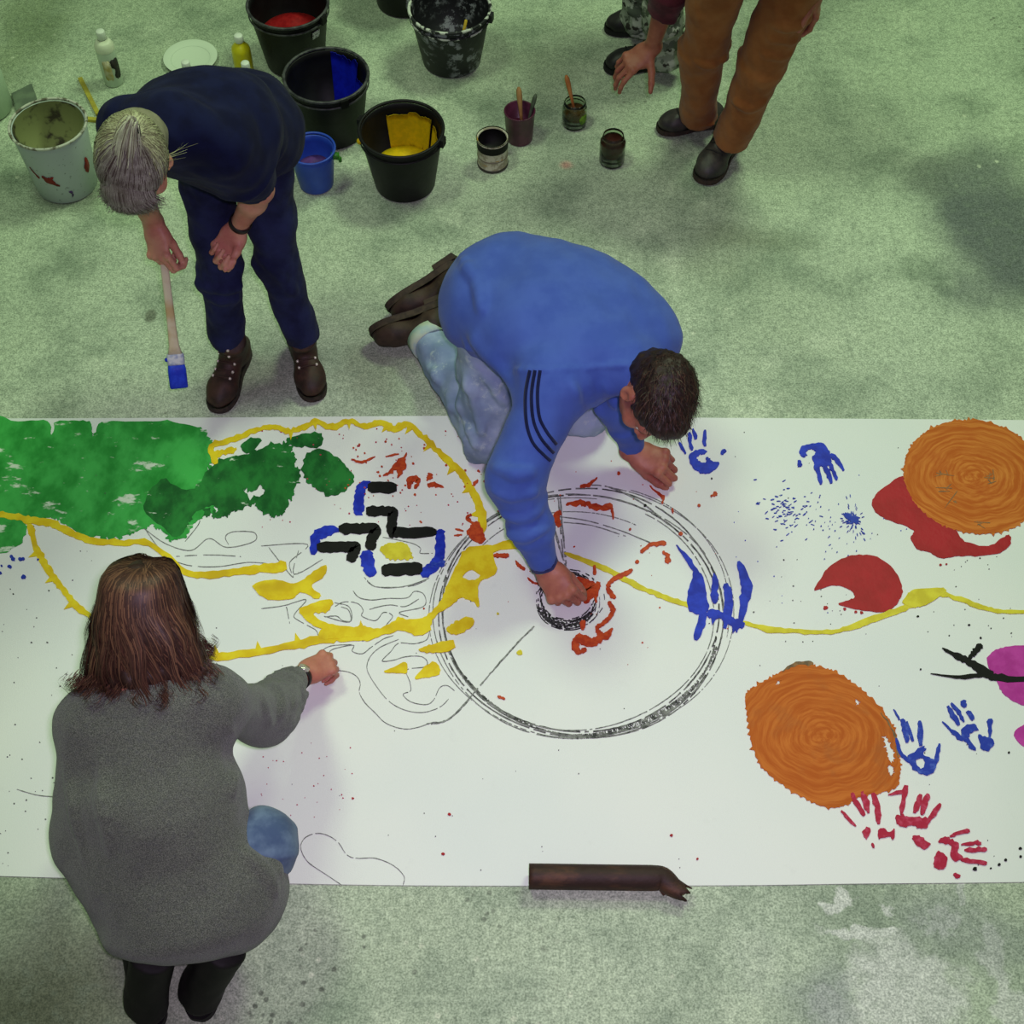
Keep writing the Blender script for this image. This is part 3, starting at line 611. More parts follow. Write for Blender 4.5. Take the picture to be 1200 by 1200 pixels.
handprint(ZE, [([(738, 672), (730, 720), (720, 782)], [30, 22, 14]), ([(670, 706), (735, 690)], [8, 16]), ([(796, 706), (785, 740), (772, 775)], [18, 24, 16]), ([(824, 704), (812, 740), (800, 782)], [20, 26, 18]), ([(872, 742), (848, 778), (822, 815)], [18, 22, 16])],
    [[(698, 790), (720, 782), (750, 792), (790, 795), (830, 800), (822, 830), (790, 838), (760, 822), (735, 832), (702, 815)], [(760, 868), (790, 865), (812, 880), (834, 898), (810, 918), (785, 905)]], M_CRIMSON, 'crimson handprint with a separate palm heel')
handprint(ZE, [([(912, 868), (945, 855), (985, 845)], [14, 14, 18]), ([(955, 900), (1000, 895), (1030, 895)], [10, 16, 18]), ([(968, 921), (1010, 920), (1052, 918)], [14, 18, 20]), ([(955, 958), (1000, 966), (1052, 972)], [18, 16, 20]), ([(925, 1015), (948, 1025)], [12, 16])],
    [[(862, 885), (890, 870), (920, 880), (948, 900), (940, 930), (960, 950), (930, 965), (912, 940), (915, 905), (885, 895)], [(850, 950), (865, 925), (900, 950), (892, 985), (870, 1000), (845, 980)]], M_CRIMSON, 'crimson handprint with fingers spread sideways near the paper edge')
# sponge speckles
pk = Paint(ZD, 2)
for k in range(90):
    a = rng.normal(size=2); c = (405 + a[0] * 48, 345 + a[1] * 38 - (20 if a[0] < 0 else 0)); d = rng.uniform(3, 9)
    pk.stroke([c, (c[0] + d * 1.4, c[1] - d * rng.uniform(-0.6, 1.2))], [4, 2.5], 0.8, 2)
for k in range(70):
    an = rng.uniform(0, 6.28); r0 = abs(rng.normal()) * 26; c = (630 + r0 * math.cos(an), 372 + 1.4 * r0 * math.sin(an))
    pk.stroke([c, (c[0] + 8 * math.cos(an), c[1] + 9 * math.sin(an))], [6 if r0 < 20 else 3.5, 2], 0.8, 2)
pk.stroke([(600, 350), (640, 380)], [14, 22], 1.5)
for k in range(40): pk.dot((rng.normal() * 70 + 550, rng.normal() * 60 + 400), rng.uniform(1, 2.5))
for k in range(26): pk.dot((rng.normal() * 14 - 760, rng.normal() * 8 + 520), rng.uniform(2, 8))
for k in range(16): pk.dot((-2200 + rng.normal() * 50, 525 + rng.normal() * 22), rng.uniform(3, 9))
pk.done('sponge_marks', M_BLUEHAND, kind='stuff')
# charcoal wheel
def ellipse(cu, cv, ru, rv, a0=0, a1=360, n=60, jit=0.4, tilt=0.0):
    o = []
    ph = rng.uniform(0, 6.28, 3)
    for a in np.radians(np.linspace(a0, a1, n)):
        w = 1 + 0.004 * jit * (math.sin(2 * a + ph[0]) + math.sin(3 * a + ph[1]) + 0.6 * math.sin(5 * a + ph[2]))
        x, y = ru * w * math.cos(a), rv * w * math.sin(a)
        o.append((cu + x - y * tilt, cv + y + x * tilt))
    return o
for k, (dx, dy, ru, rv, a0, a1, w) in enumerate([(0, 0, 168, 145, 0, 360, 1.5), (-2, -1, 162, 139, 20, 380, 1.7), (3, 2, 165, 143, -30, 250, 1.3), (-4, 1, 158, 136, -60, 190, 1.1), (6, -2, 172, 148, -80, 100, 0.9), (-3, 3, 170, 144, 30, 330, 1.1), (1, 3, 160, 140, 10, 150, 2.0), (0, 2, 164, 143, 15, 100, 2.6), (2, 1, 162, 141, 40, 95, 2.4), (-10, 4, 166, 142, 90, 280, 0.9), (16, 2, 160, 150, -75, 10, 0.8), (-8, 6, 145, 127, 215, 300, 0.9)]):
    Paint(PXZ, 1).stroke(ellipse(681 + dx, 719 + dy, ru, rv, a0, a1, 70, 2.0), w, 0.5, 3, gap=0.10 if w < 2 else 0.25).done('charcoal_line', M_CHARD if w > 1.2 else M_CHAR)
hub = Paint(PXZ, 3)
for k in range(9): hub.stroke(ellipse(666 + rng.normal() * 1.6, 702 + rng.normal() * 1.6, 33 + rng.normal() * 3.2, 30 + rng.normal() * 3.2, 0, 360, 34, 6), rng.uniform(0.7, 1.5), 0.8, 2, gap=0.4)
for k in range(6): hub.stroke(ellipse(663 + rng.normal(), 704 + rng.normal(), 32 + rng.normal() * 2, 28 + rng.normal() * 2, 30, 160, 24, 4), rng.uniform(1.2, 2.6), 1.0, 2, gap=0.35)
hub.done('charcoal_hub', mat('charcoal_black', (26, 26, 28), (60, 60, 60), 90, rough=0.85), 'dark scribbled charcoal hub of the wheel')
spokes = Paint(ZC, 2)
for L, w in (([(378, 582), (320, 640), (240, 730), (180, 800), (100, 890), (50, 920), (0, 925)], 5), ([(408, 140), (440, 220), (465, 300), (490, 375)], 5), ([(412, 150), (450, 240), (470, 310)], 4), ([(470, 125), (476, 220), (484, 300), (490, 370)], 6), ([(462, 128), (470, 230), (480, 340)], 5), ([(450, 195), (560, 210), (680, 245), (790, 290)], 3), ([(460, 215), (580, 228), (700, 265)], 3), ([(570, 85), (650, 95), (760, 150), (850, 225)], 4)):
    spokes.stroke(L, w, 0.8, 8, gap=0.08)
spokes.done('charcoal_line', M_CHAR)
# loose sketch lines
for zoom, L in ((ZG, [(80, 600), (200, 610), (270, 640), (298, 690), (292, 750), (330, 820), (400, 890), (460, 950), (540, 985), (620, 996), (700, 980), (790, 950), (850, 950), (940, 895), (1030, 800)]),
                (ZG, [(80, 495), (120, 460), (250, 435), (245, 475), (310, 492), (370, 450), (450, 395), (520, 370)]), (ZG, [(30, 480), (100, 440), (240, 430)]),
                (ZG, [(760, 350), (740, 400), (660, 425), (555, 422), (500, 480), (445, 540), (520, 535), (600, 512), (700, 510), (745, 540), (730, 580), (610, 600), (630, 680), (635, 740), (585, 765), (640, 815), (740, 832), (790, 800), (830, 720), (880, 705), (930, 740)]),
                (ZG, [(555, 395), (430, 450), (360, 520), (345, 600), (400, 700), (490, 810), (600, 870), (720, 885), (830, 850), (890, 795)]),
                (ZG, [(345, 0), (390, 40), (480, 48), (640, 38), (740, 0)]), (ZG, [(250, 70), (290, 115), (370, 132), (480, 122), (610, 118), (660, 75), (720, 90), (738, 150), (700, 185), (560, 215), (620, 245)]),
                (ZG, [(360, 195), (420, 178), (500, 165), (600, 175), (690, 125)]), (ZG, [(130, 175), (190, 145), (280, 155), (318, 200), (310, 240), (400, 270), (455, 215), (515, 240), (470, 300)]), (ZG, [(60, 245), (140, 240), (180, 270), (235, 270), (220, 200), (170, 178)]),
                (ZA, [(440, 330), (470, 410), (500, 440), (560, 480), (640, 500), (700, 460), (760, 490), (850, 470), (850, 440), (780, 438), (755, 455), (765, 480)]), (ZA, [(480, 420), (540, 500), (610, 545), (720, 555), (830, 540), (900, 545)]), (ZA, [(620, 470), (660, 420), (670, 400)]), (ZA, [(875, 485), (1030, 480), (970, 540), (980, 590), (900, 490)]), (ZA, [(1000, 500), (985, 580), (1080, 530)]), (ZA, [(590, 520), (700, 515), (800, 520)]),
                (ZA, [(875, 695), (950, 685), (1025, 665), (985, 715), (1000, 735), (1055, 765), (1065, 785)]), (ZA, [(960, 690), (970, 745)]), (ZA, [(1085, 720), (1170, 740), (1170, 690), (1120, 675)]),
                (ZM, [(570, 430), (720, 460), (780, 490), (780, 520), (850, 520)]), (ZM, [(465, 655), (510, 700), (600, 715), (720, 700), (830, 660)]),
                (ZF, [(145, 425), (100, 395), (50, 360), (30, 320), (45, 290), (85, 280), (130, 300), (160, 340), (190, 350), (240, 350), (290, 370), (320, 400), (318, 424)]), (PXZ, [(20, 925), (45, 932), (72, 934)])):
    Paint(zoom, 1).stroke(L, 0.85 * zoom[2], 0.5, 6, gap=0.04).done('charcoal_line', M_CHAR)
# drops
for m, n_, reg, mx in ((M_CHARD, 60, (0, 640, 120, 1020), 1.3), (M_CHARD, 50, (880, 640, 1200, 760), 1.1), (M_CRIMSON, 60, (300, 500, 560, 620), 1.2), (M_VERM, 40, (480, 540, 860, 760), 1.4), (M_CHARD, 90, (0, 500, 1200, 1020), 0.8), (M_CRIMSON, 30, (300, 870, 420, 960), 1.0), (M_BLUE, 30, (860, 520, 1180, 720), 1.0)):
    d = Paint(PXZ, 1)
    for k in range(n_): d.dot((rng.uniform(reg[0], reg[2]), rng.uniform(reg[1], reg[3])), rng.uniform(0.4, mx))
    d.done('paint_drops', m, kind='stuff')
d = Paint(ZE, 3)
for p_, r_ in (((1008, 995), 9), ((1102, 978), 7), ((1128, 960), 7), ((1185, 915), 7), ((1186, 946), 6), ((1070, 992), 4), ((785, 8), 5), ((985, 42), 5), ((1030, 92), 5), ((1140, 540), 5), ((796, 215), 4)): d.dot(p_, r_)
d.dot((-280, -425), 7).dot((-20, -530), 4).done('paint_drops', M_BLACK, kind='stuff')
d = Paint(ZF, 3)
for p_, r_ in (((448, 226), 5), ((430, 338), 5), ((1072, 286), 5), ((1145, 352), 4), ((176, 182), 4)): d.dot(p_, r_)
d.done('paint_drops', M_RED, kind='stuff')
Paint(ZC, 3).dot((327, 676), 12).dot((250, 538), 5).done('paint_drops', M_LEMON, kind='stuff')
# ------------------------------------------------------------------ buckets, pots, jars, bottles
M_BLKPL = mat('black_plastic', (13, 12, 14), (22, 21, 24), 14, spec=0.25, rough=0.5, bump=0.15, bscale=40)
M_RIMPL = mat('black_plastic_rim', (40, 40, 44), (76, 76, 78), 40, rough=0.45)
M_WIRE = mat('galvanised_wire', (120, 122, 120), (90, 90, 88), 60, rough=0.4, metal=0.8)
M_YPAINT = paint_mat('bucket_yellow', (214, 178, 14), (192, 164, 14), 40, rough=0.4)
M_BPAINT = paint_mat('bucket_blue', (20, 36, 196), (16, 28, 170), 40, rough=0.35)
M_RPAINT = paint_mat('bucket_red', (134, 12, 20), (156, 24, 28), 50, rough=0.4)
def splat_mat():
    t = NT('splattered_black_plastic')
    a = t.ramp(t.noise(28, 5, 0.7), 0.50, 0.60); b = t.ramp(t.noise(9, 3), 0.42, 0.6)
    t.bump(t.noise(40, 3), 0.3, 0.004)
    return t.out(t.mix(t.math('MULTIPLY', a, b), lin((22, 22, 28)), lin((150, 152, 160))), 0.55)
M_SPLAT = splat_mat()
t = NT('dirty_bucket_inside'); M_DIRTY = t.out(t.mix(t.ramp(t.noise(14, 4, 0.6), 0.5, 0.66), lin((150, 156, 104)), lin((70, 64, 52))), 0.7)
t = NT('grey_white_bucket'); M_WBUCK = t.out(t.mix(t.ramp(t.noise(60, 3, 0.7), 0.62, 0.7), lin((188, 196, 200)), lin((120, 126, 130))), 0.5)
def wall_patch(h0, r0, h1, r1, a0, a1, b0, b1, off, seed, n=26, rows=8):
    """smear of paint on the inner wall of a bucket: angles a0..a1, heights b0..b1 (0..1 of the wall)"""
    r = np.random.RandomState(seed); v = []; f = []
    lo = b0 + r.normal(size=n) * 0.025; hi = b1 + np.cumsum(r.normal(size=n)) * 0.012
    for i in range(n):
        a = math.radians(a0 + (a1 - a0) * i / (n - 1))
        for j in range(rows):
            q = lo[i] + (hi[i] - lo[i]) * j / (rows - 1); q = min(max(q, 0.01), 0.97)
            rr = r0 + (r1 - r0) * q - off
            v.append((rr * math.cos(a), rr * math.sin(a), h0 + (h1 - h0) * q))
    m = len(v)
    v += [(x * 1.012, y * 1.012, z) for x, y, z in v]
    for i in range(n - 1):
        for j in range(rows - 1):
            a = i * rows + j; f.append((a, a + 1, a + rows + 1, a + rows)); f.append((m + a, m + a + rows, m + a + rows + 1, m + a + 1))
    for i in range(n - 1):
        for j in (0, rows - 1):
            a = i * rows + j; f.append((a, a + rows, a + rows + m, a + m))
    for j in range(rows - 1):
        for i in (0, n - 1):
            a = i * rows + j; f.append((a, a + 1, a + 1 + m, a + m))
    return v, f
def bucket(uv, r, h, rb, label, shell, inner=None, group=None, paint=None, level=0.12, smears=(), handle_ang=None, lip=0.006, name='bucket', rimm=None):
    c = P(uv[0], uv[1], h); c[2] = 0
    b = thing(name, c, label, 'bucket', group)
    MB().lathe([(1e-6, 0.0), (rb * 0.92, 0.0), (rb, 0.006), (r - 0.004, h - 0.03), (r - 0.002, h - 0.006), (r - 0.004, h - 0.004), (r - 0.0075, h - 0.006), (r - 0.0085, h - 0.03), (rb - 0.006, 0.01), (1e-6, 0.008)], 48).build('shell', shell, b)
    rim = MB(); rim.tube([(V3((r + 0.001) * math.cos(a), (r + 0.001) * math.sin(a), h)) for a in np.linspace(0, 2 * math.pi, 49)], lip, 8, False)
    if lip > 0.005: rim.lathe([(r - 0.001, h - 0.034), (r + 0.003, h - 0.033), (r + 0.003, h - 0.028), (r - 0.001, h - 0.027)], 48)
    rim.build('rim', rimm or shell, b)
    if inner is not None:
        MB().lathe([(r - 0.0095, h - 0.002), (r - 0.010, h - 0.03), (rb - 0.0075, 0.012), (1e-6, 0.011)], 48).build('inner_coating', inner, b)
    if paint is not None:
        rr = rb - 0.011 + (r - rb) * level; z = 0.012 + (h - 0.02) * level
        v = [(0, 0, z)]; f = []; n = 40; rg = np.random.RandomState(int(uv[0]))
        for j in range(1, 5):
            for k in range(n):
                a = 2 * math.pi * k / n; q = rr * j / 4
                v.append((q * math.cos(a), q * math.sin(a), z + (0.004 * math.sin(3 * a + j) + rg.normal() * 0.0015) * (1 if j < 4 else 0.2)))
        f += [(0, 1 + k, 1 + (k + 1) % n) for k in range(n)]
        for j in range(3): f += [(1 + j * n + k, 1 + j * n + n + k, 1 + j * n + n + (k + 1) % n, 1 + j * n + (k + 1) % n) for k in range(n)]
        q_ = (rb - 0.010) / rr; v += [(x * q_, y * q_, 0.0125) for x, y, _ in v[-n:]]; m = len(v) - n
        f += [(1 + 3 * n + k, m + k, m + (k + 1) % n, 1 + 3 * n + (k + 1) % n) for k in range(n)]
        mesh_obj('paint', v, f, paint, b)
        for i, (a0, a1, b0, b1) in enumerate(smears):
            sv, sf = wall_patch(0.01, rb - 0.008, h, r - 0.0085, a0, a1, b0, b1, 0.0025, i + int(uv[0]))
            mesh_obj('paint_smear', sv, sf, paint, b)
    if handle_ang is not None:
        a = math.radians(handle_ang)
        for s_ in (0, math.pi):
            d = V3(math.cos(a + s_), math.sin(a + s_), 0); tn = V3(-d[1], d[0], 0)
            MB().box(d * (r + 0.006) + V3(0, 0, h - 0.012), (0.010, 0.014, 0.016), [d, tn, V3(0, 0, 1)]).build('handle_lug', shell, b, False)
    return b, c
G_BB = 'black builders buckets'
bucket((470, 151), 0.146, 0.25, 0.108, 'black plastic bucket with yellow paint smeared up its inner wall', M_BLKPL, None, G_BB, M_YPAINT, 0.30, [(40, 118, 0.24, 0.86), (5, 34, 0.22, 0.7)], 160, rimm=M_BLKPL)
yb = bpy.data.objects['bucket']
_r = 0.146; MB().ball((-_r * 0.98, -0.035, 0.225), 0.012, 6).build('paint_dab', M_YPAINT, yb)
b2, c2 = bucket((382, 88), 0.150, 0.255, 0.112, 'black plastic bucket with a bright blue paint streak inside', M_BLKPL, None, G_BB, M_BPAINT, 0.12, [(40, 88, 0.05, 0.95), (-25, 42, 0.05, 0.55)], 118, rimm=M_RIMPL)
b3, c3 = bucket((337, 4), 0.150, 0.26, 0.112, 'black plastic bucket of red paint with a white price sticker', M_BLKPL, None, G_BB, M_RPAINT, 0.5, [], 150, rimm=M_RIMPL)
a = math.radians(-42); d = V3(math.cos(a), math.sin(a), 0); tn = V3(-d[1], d[0], 0)
MB().box(d * 0.1435 + V3(0, 0, 0.195), (0.0015, 0.017, 0.015), [unit(d + V3(0, 0, -0.15)), tn, unit(np.cross(unit(d + V3(0, 0, -0.15)), tn))]).build('price_sticker', mat('white_sticker', (206, 210, 208), (90, 90, 92), 160, lo=0.5, hi=0.6), b3, False)
b4, c4 = bucket((527, 9), 0.152, 0.24, 0.112, 'black plastic bucket splattered all over with white paint', M_SPLAT, M_SPLAT, G_BB, paint_mat('murky_paint', (40, 40, 26), (130, 120, 40), 60, lo=0.5, hi=0.62), 0.10, [], 165, rimm=mat('splattered_rim', (30, 30, 34), (206, 208, 200), 32, lo=0.46, hi=0.54))
MB().tube([V3(0.02, -0.06, 0.03), V3(0.062, -0.055, 0.225)], 0.0055, 8).build('stirring_stick', mat('yellow_wood', (206, 172, 44), (186, 150, 40), 60), b4)
bucket((470, -64), 0.15, 0.255, 0.112, 'black plastic bucket standing behind the white-splattered one', M_BLKPL, None, G_BB, M_BLACK, 0.3, [], 20, rimm=M_BLKPL)
b6, c6 = bucket((365, 174), 0.081, 0.165, 0.062, 'small blue plastic bucket of purple water with green handle clip', mat('blue_plastic', (34, 66, 168), (44, 78, 184), 12, rough=0.4), None, None, paint_mat('purple_water', (72, 44, 100), (92, 58, 120), 25, rough=0.15), 0.48, [], None, lip=0.0045)
MB().box((0.082, -0.012, 0.142), (0.014, 0.008, 0.010)).tube([V3(0.085, -0.012, 0.14), V3(0.098, -0.014, 0.130), V3(0.098, -0.014, 0.118)], [0.008, 0.008, 0.006], 8).build('handle_clip', mat('green_plastic', (52, 120, 34), rough=0.4), b6, True)
b7, c7 = bucket((56, 145), 0.131, 0.275, 0.108, 'pale grey plastic bucket with red splashes and a dirty inside', M_WBUCK, M_DIRTY, None, paint_mat('dirty_water', (80, 74, 56), (104, 98, 66), 20), 0.16, [], None, lip=0.005, rimm=mat('dirty_rim', (196, 196, 184), (104, 98, 84), 40, lo=0.45, hi=0.6))
def shell_patch(parent, r0, h0, r1, h1, pts, m, name):
    """splash on the outside of a round wall: pts are (angle, height)"""
    L = catmull([V3(math.radians(a), z, 0) for a, z in pts], 5, True); v = []; f = []
    L = [(p[0] + rng.normal() * 0.012, p[1] + rng.normal() * 0.0016) for p in L]
    ca, cz = np.mean([p[0] for p in L]), np.mean([p[1] for p in L])
    def q(a, z, o): rr = r0 + (r1 - r0) * (z - h0) / (h1 - h0) + o; return (rr * math.cos(a), rr * math.sin(a), z)
    n = len(L)
    for o in (0.0012, 0.0): v += [q(a, z, o) for a, z in L]
    v += [q(ca, cz, 0.0014)]
    f = [(2 * n, k, (k + 1) % n) for k in range(n)] + [(k, n + k, n + (k + 1) % n, (k + 1) % n) for k in range(n)]
    return mesh_obj(name, v, f, m, parent)
M_SPLR = mat('dark_red_splash', (150, 34, 22), (126, 26, 20), 30)
shell_patch(b7, 0.108, 0.0, 0.129, 0.25, [(-108, 0.14), (-98, 0.135), (-88, 0.14), (-90, 0.12), (-82, 0.095), (-92, 0.10), (-104, 0.115)], M_SPLR, 'paint_splash')
shell_patch(b7, 0.108, 0.0, 0.129, 0.25, [(-128, 0.165), (-122, 0.15), (-114, 0.125), (-120, 0.13)], M_SPLR, 'paint_splash')
shell_patch(b7, 0.108, 0.0, 0.129, 0.25, [(-26, 0.165), (-20, 0.155), (-19, 0.115), (-26, 0.10), (-31, 0.12)], M_SPLR, 'paint_splash')
shell_patch(b7, 0.108, 0.0, 0.129, 0.25, [(-71, 0.058), (-65, 0.06), (-64, 0.04), (-68, 0.03), (-66, 0.045)], mat('violet_splash', (80, 54, 110)), 'paint_splash')
# tin
def pot(uv, prof, label, cat, m, name, inner=None):
    h = max(z for _, z in prof); c = P(uv[0], uv[1], h); c[2] = 0
    o = thing(name, c, label, cat)
    MB().lathe(prof, 36).build('body', m, o)
    return o, c
def tin_mat():
    t = NT('spattered_tin_label'); n1 = t.ramp(t.noise(34, 4, 0.7), 0.45, 0.55)
    return t.out(t.mix(t.ramp(t.noise(20, 3, 0.6, vec=t.mapping((1, 1, 3))), 0.60, 0.66), t.mix(n1, lin((196, 192, 170)), lin((150, 142, 118))), lin((176, 140, 44))), 0.5)
can, cc = pot((577, 161), [(1e-6, 0), (0.054, 0.0), (0.056, 0.004), (0.055, 0.009), (0.055, 0.112), (0.058, 0.118), (0.058, 0.122), (0.053, 0.122), (0.052, 0.10), (0.052, 0.02), (1e-6, 0.018)], 'paint tin with spattered white label and black paint inside', 'paint tin', tin_mat(), 'paint_tin')
MB().lathe([(0.051, 0.118), (0.0512, 0.06), (1e-6, 0.058)], 32).build('paint', M_BLACK, can)
MB().lathe([(0.0563, 0.084), (0.0575, 0.122), (0.0584, 0.125), (0.0568, 0.125)], 36).build('rim', M_BLACK, can)
MB().lathe([(0.0552, 0.0), (0.0572, 0.002), (0.0572, 0.010), (0.0552, 0.012)], 36).build('base_ring', mat('dark_tin', (60, 56, 50), rough=0.5), can)
MB().lathe([(0.0552, 0.046), (0.0562, 0.047), (0.0562, 0.050), (0.0552, 0.051)], 36).build('bead', mat('worn_tin', (120, 112, 96), rough=0.5), can)
M_MAROON = mat('maroon_plastic', (70, 28, 48), (92, 40, 66), 18, rough=0.35)
mp, cm = pot((609, 129), [(1e-6, 0), (0.047, 0.0), (0.049, 0.004), (0.056, 0.125), (0.058, 0.128), (0.056, 0.131), (0.052, 0.128), (0.045, 0.02), (1e-6, 0.018)], 'maroon plastic pot holding two paintbrushes', 'pot', M_MAROON, 'paint_pot')
MB().lathe([(0.0478, 0.055), (1e-6, 0.056)], 32).build('paint', paint_mat('maroon_paint', (74, 20, 46), (96, 30, 62), 40), mp)
M_BWOOD = mat('pale_brush_wood', (190, 148, 92), (160, 112, 66), 40, stretch=(1, 1, 0.2))
M_OWOOD = mat('orange_brush_wood', (192, 124, 66), (168, 96, 50), 40, stretch=(1, 1, 0.2))
def stick_brush(base, a, b, w, m, label, fm):
    o = thing('paintbrush', base, label, 'paintbrush'); a, b = V3(a), V3(b); d = unit(b - a); L = np.linalg.norm(b - a)
    MB().tube([a + d * L * q for q in (0.28, 0.45, 0.62, 0.80, 0.93, 1.0)], [w * 0.6, w * 0.62, w * 0.8, w * 1.05, w, w * 0.5], 8).build('handle', m, o)
    MB().tube([a + d * L * q for q in (0.18, 0.29)], [w * 0.95, w * 0.8], 8).build('ferrule', mat('brush_ferrule', (110, 100, 90), rough=0.4, metal=0.6), o)
    MB().tube([a + d * L * q for q in (0.0, 0.1, 0.19)], [w * 0.5, w * 1.0, w * 0.95], 8).build('bristles', fm, o)
    return o
stick_brush(cm + V3(0, 0, 0.0), (0.012, -0.012, 0.022), (-0.004, 0.042, 0.20), 0.010, M_BWOOD, 'short paintbrush with pale wooden handle in the maroon pot', paint_mat('maroon_bristle', (90, 30, 46), (110, 50, 60), 50))
stick_brush(cm + V3(0, 0, 0.0), (0.018, -0.012, 0.022), (0.058, 0.022, 0.185), 0.008, mat('grey_green_handle', (84, 96, 76), (64, 72, 60), 40), 'thin paintbrush with grey green handle in the maroon pot', paint_mat('maroon_bristle2', (120, 50, 60), (110, 50, 60), 50))
# jars
def glass(name, c, rough=0.05, tr=1.0):
    t = NT(name); t.b.inputs['Transmission Weight'].default_value = tr; t.b.inputs['IOR'].default_value = 1.45
    return t.out(lin(c), rough)
M_GLASS = glass('jar_glass', (214, 226, 208))
def jar(uv, r, h, label, col, fill, lidr):
    c = P(uv[0], uv[1], h); c[2] = 0
    o = thing('glass_jar', c, label, 'jar')
    MB().lathe([(1e-6, 0.0), (r * 0.9, 0.0), (r, 0.008), (r, h * 0.72), (r * 0.96, h * 0.79), (lidr, h * 0.85), (lidr, h * 0.89), (lidr + 0.002, h * 0.90), (lidr + 0.002, h * 0.925), (lidr, h * 0.935), (lidr, h), (lidr - 0.003, h), (lidr - 0.003, h * 0.85), (r - 0.004, h * 0.74), (r - 0.0035, 0.012), (1e-6, 0.008)], 36).build('glass', M_GLASS, o)
    MB().lathe([(1e-6, 0.0085), (r - 0.004, 0.0125), (r - 0.0042, h * fill), (1e-6, h * fill)], 32).build('paint_water', col, o)
    return o, c
j1, cj1 = jar((674, 119), 0.046, 0.105, 'glass jar of brown paint water with a green label and a brush', paint_mat('brown_water', (96, 62, 28), (120, 84, 36), 20, rough=0.2), 0.62, 0.039)
shell_patch(j1, 0.046, 0, 0.046, 0.1, [(-66, 0.062), (-45, 0.066), (-22, 0.058), (-24, 0.036), (-46, 0.028), (-64, 0.034)], mat('lime_label', (122, 160, 34), (80, 120, 30), 60), 'label')
stick_brush(cj1, (0.008, -0.012, 0.03), (-0.035, 0.036, 0.195), 0.009, M_OWOOD, 'paintbrush with orange wooden handle leaning in the glass jar', paint_mat('brown_bristle', (110, 70, 30), (90, 60, 30), 50))
j2, cj2 = jar((719, 158), 0.047, 0.125, 'lidless glass jar coated dark red brown, without a brush', paint_mat('dark_red_water', (64, 24, 20), (84, 44, 34), 20, rough=0.2), 0.80, 0.037)
# bottles
def bottle(uv, label, m, group=None, capm=None, h=0.225, r=0.036):
    c = P(uv[0], uv[1], h); c[2] = 0
    o = thing('paint_bottle', c, label, 'bottle', group)
    MB().lathe([(1e-6, 0), (r * 0.92, 0), (r, 0.006), (r, h * 0.66), (r * 0.93, h * 0.73), (r * 0.62, h * 0.80), (r * 0.42, h * 0.85), (r * 0.40, h * 0.88), (1e-6, h * 0.88)], 32).build('body', m, o)
    MB().lathe([(r * 0.46, h * 0.86), (r * 0.48, h * 0.87), (r * 0.46, h * 0.985), (r * 0.40, h), (1e-6, h)], 24).build('cap', capm or mat('white_cap', (226, 232, 220), rough=0.4), o)
    return o
M_WBOT = mat('white_bottle', (206, 220, 200), (196, 212, 190), 10, rough=0.35)
wb = bottle((117, 36), 'white squeeze bottle with a black and tan label', M_WBOT, h=0.235, r=0.036)
MB().lathe([(0.0365, 0.155), (0.0365, 0.172), (0.030, 0.185), (0.017, 0.20), (0.0365, 0.155)], 32).build('shoulder', mat('cream_shoulder', (226, 230, 206), rough=0.4), wb)
shell_patch(wb, 0.036, 0, 0.036, 0.2, [(-112, 0.12), (-90, 0.122), (-68, 0.12), (-66, 0.08), (-68, 0.04), (-90, 0.038), (-112, 0.04), (-114, 0.08)], mat('tan_label', (186, 168, 98), (206, 198, 170), 30), 'label')
shell_patch(wb, 0.036, 0, 0.036, 0.2, [(-68, 0.12), (-40, 0.125), (-12, 0.12), (-8, 0.08), (-12, 0.042), (-40, 0.038), (-54, 0.05), (-46, 0.08), (-62, 0.092)], mat('black_label', (30, 28, 26), (46, 40, 36), 60), 'label_print')
M_YBOT = mat('yellow_bottle', (214, 204, 30), (196, 184, 28), 10, rough=0.35)
bottle((279, 41), 'yellow squeeze bottle with white cap beside the white plate', M_YBOT, 'yellow paint bottles', h=0.20, r=0.036)
bottle((287, 73), 'yellow squeeze bottle mostly hidden behind the bending person', M_YBOT, 'yellow paint bottles', h=0.19, r=0.034)
bottle((217, 72), 'white-capped bottle in front of the white plate', M_WBOT, h=0.20, r=0.034)
pl = P(224, 71, 0.0); pt = thing('plate', pl, 'white plate lying on the floor beside the bottles', 'plate')
MB().lathe([(1e-6, 0.0), (0.06, 0.0), (0.075, 0.006), (0.103, 0.017), (0.105, 0.019), (0.103, 0.020), (0.075, 0.010), (0.060, 0.005), (1e-6, 0.004)], 48).build('dish', mat('white_ceramic', (214, 226, 206), rough=0.35), pt)
MB().tube([V3(0.0755 * math.cos(q), 0.0755 * math.sin(q), 0.0098) for q in np.linspace(0, 2 * math.pi, 49)], 0.0012, 6, False).build('inner_ring', mat('ceramic_ring', (196, 210, 190), rough=0.4), pt)
# yellow sticks, board, white canister at the left
M_STICK = mat('yellow_stick', (186, 176, 66), (164, 150, 56), 40)
for (a_, b_, lb) in (((94, 92), (115, 134), 'thin yellow stick lying on the floor above the grey bucket rim'), ((96, 139), (126, 142), 'short yellow stick poking out between bucket and grey-haired person')):
    A, B = P(*a_, 0.006), P(*b_, 0.006); o = thing('wooden_stick', (A + B) / 2 * V3(1, 1, 0), lb, 'stick')
    d = unit(B - A); L = np.linalg.norm(B - A) / 2; n_ = np.cross(V3(0, 0, 1), d)
    MB().box(V3(0, 0, 0.006), (L, 0.0085, 0.006), [d, n_, V3(0, 0, 1)]).build('shaft', M_STICK, o, False)
    MB().tube([d * L * 0.98 + V3(0, 0, 0.006), d * (L + 0.012) + V3(0, 0, 0.006)], [0.0065, 0.003], 8).build('tip', M_STICK, o)
